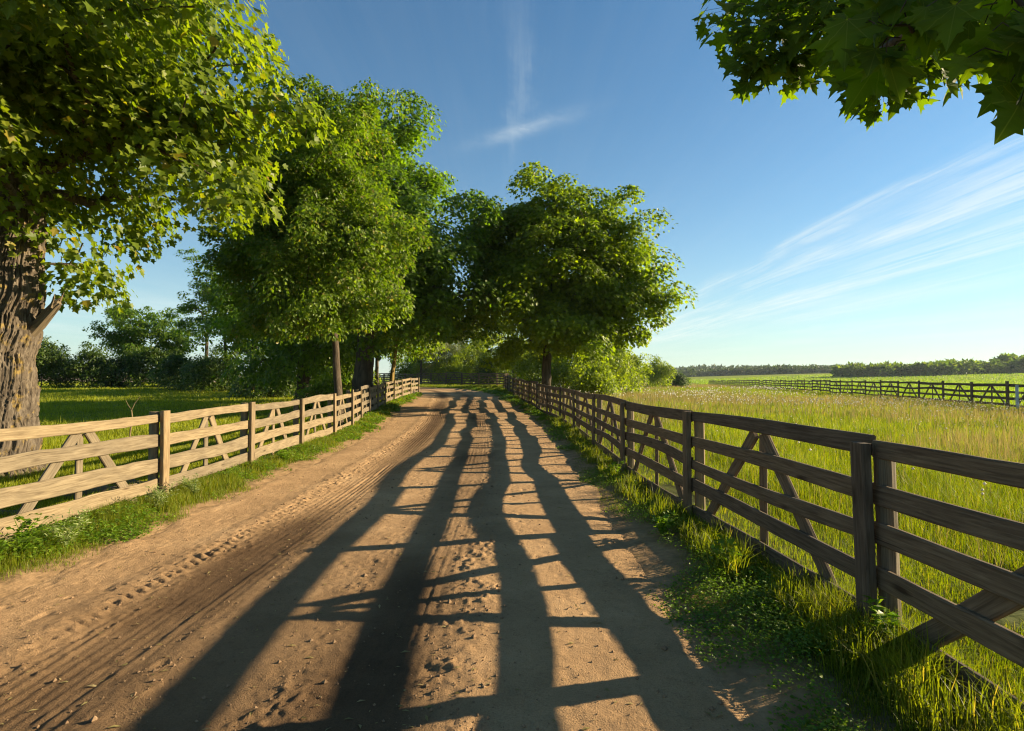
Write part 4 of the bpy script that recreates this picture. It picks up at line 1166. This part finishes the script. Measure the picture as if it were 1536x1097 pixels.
streak = mth(nt, 'ADD', mth(nt, 'ADD', gauss(ub, 2.55, .24), mth(nt, 'MULTIPLY', gauss(ub, 3.4, .42), .9)), mth(nt, 'MULTIPLY', gauss(ub, 2.08, .09), .7))
streak = mth(nt, 'ADD', streak, mth(nt, 'MULTIPLY', gauss(ub, 4.5, .5), .35))
streak = mth(nt, 'MULTIPLY', streak, mth(nt, 'MULTIPLY_ADD', st, 3.6, -1.35, clamp=True))
trail = mth(nt, 'MULTIPLY', mth(nt, 'MULTIPLY', gauss(ub, .03, .04), gauss(v, 1.95, .45)), mth(nt, 'MULTIPLY_ADD', st, .45, -.14, clamp=True))
puff = mth(nt, 'MULTIPLY', mth(nt, 'MULTIPLY', gauss(mth(nt, 'SUBTRACT', u, mth(nt, 'MULTIPLY', mth(nt, 'SUBTRACT', v, 2.2), -.5)), .06, .16), gauss(ub, .05, .3)), gauss(mth(nt, 'ADD', v, mth(nt, 'MULTIPLY', u, .6)), 2.26, .07))
puff = mth(nt, 'MULTIPLY', puff, mth(nt, 'MULTIPLY_ADD', noise(nt, cb.outputs[0], 9, 6, .65, .5), 2.2, -.5, clamp=True))
fl = mth(nt, 'MULTIPLY', mth(nt, 'MULTIPLY_ADD', st, 2.0, -.85, clamp=True), .35)
low = mth(nt, 'MULTIPLY', mth(nt, 'MULTIPLY', gauss(sp.outputs[2], .09, .05), mth(nt, 'MULTIPLY_ADD', noise(nt, mp2.outputs[0], .45, 5, .6), 3, -1.35, clamp=True)), .45)
cloud = mth(nt, 'ADD', mth(nt, 'ADD', mth(nt, 'MULTIPLY', streak, .55), mth(nt, 'ADD', trail, mth(nt, 'MULTIPLY', puff, .32))), low, clamp=True)
cloud = mth(nt, 'ADD', cloud, mth(nt, 'MULTIPLY', fl, .1), clamp=True)
hs = N(nt, 'HueSaturation', Saturation=1.14, Value=1.0); L(nt, sky.outputs[0], hs.inputs['Color'])
tint = mix(nt, 1.0, hs.outputs[0], (.80, 1.0, 1.02), 'MULTIPLY')
hz = mth(nt, 'MULTIPLY', mth(nt, 'POWER', 2.718, mth(nt, 'MULTIPLY', mth(nt, 'MAXIMUM', sp.outputs[2], 0), -6.5)), .72)
tint = mix(nt, hz, tint, (4.1, 4.85, 4.7))
col = mix(nt, cloud, tint, (5.9, 6.3, 6.0))
L(nt, col, bg.inputs[0]); L(nt, bg.outputs[0], out.inputs[0])

sd = bpy.data.lights.new('sun', 'SUN'); sd.energy = 5.0; sd.angle = math.radians(.5); sd.color = (1, .81, .53)
so = bpy.data.objects.new('sun', sd); C.objects.link(so)
az = math.radians(SUN_AZ); el = math.radians(SUN_EL)
to_sun = Vector((math.sin(az) * math.cos(el), math.cos(az) * math.cos(el), math.sin(el)))
so.rotation_euler = to_sun.to_track_quat('Z', 'Y').to_euler()
so.location = (20, 5, 20)

# ------------------------------------------------------------------ camera
cam = bpy.data.cameras.new('camera'); cam.sensor_width = 36; cam.lens = 20.0; cam.clip_start = .05; cam.clip_end = 8000
co = bpy.data.objects.new('camera', cam); C.objects.link(co)
co.location = (0, 0, 1.6); co.rotation_euler = (math.radians(90 + 1.578), 0, 0)
SC.camera = co
SC.view_settings.view_transform = 'Standard'; SC.view_settings.look = 'None'; SC.view_settings.exposure = 1.6; SC.view_settings.gamma = 1
SC.cycles.use_denoising = True; SC.cycles.pixel_filter_type = 'BLACKMAN_HARRIS'; SC.cycles.filter_width = 1.15
SC.cycles.max_bounces = 8; SC.cycles.diffuse_bounces = 4; SC.cycles.transmission_bounces = 6; SC.cycles.glossy_bounces = 2
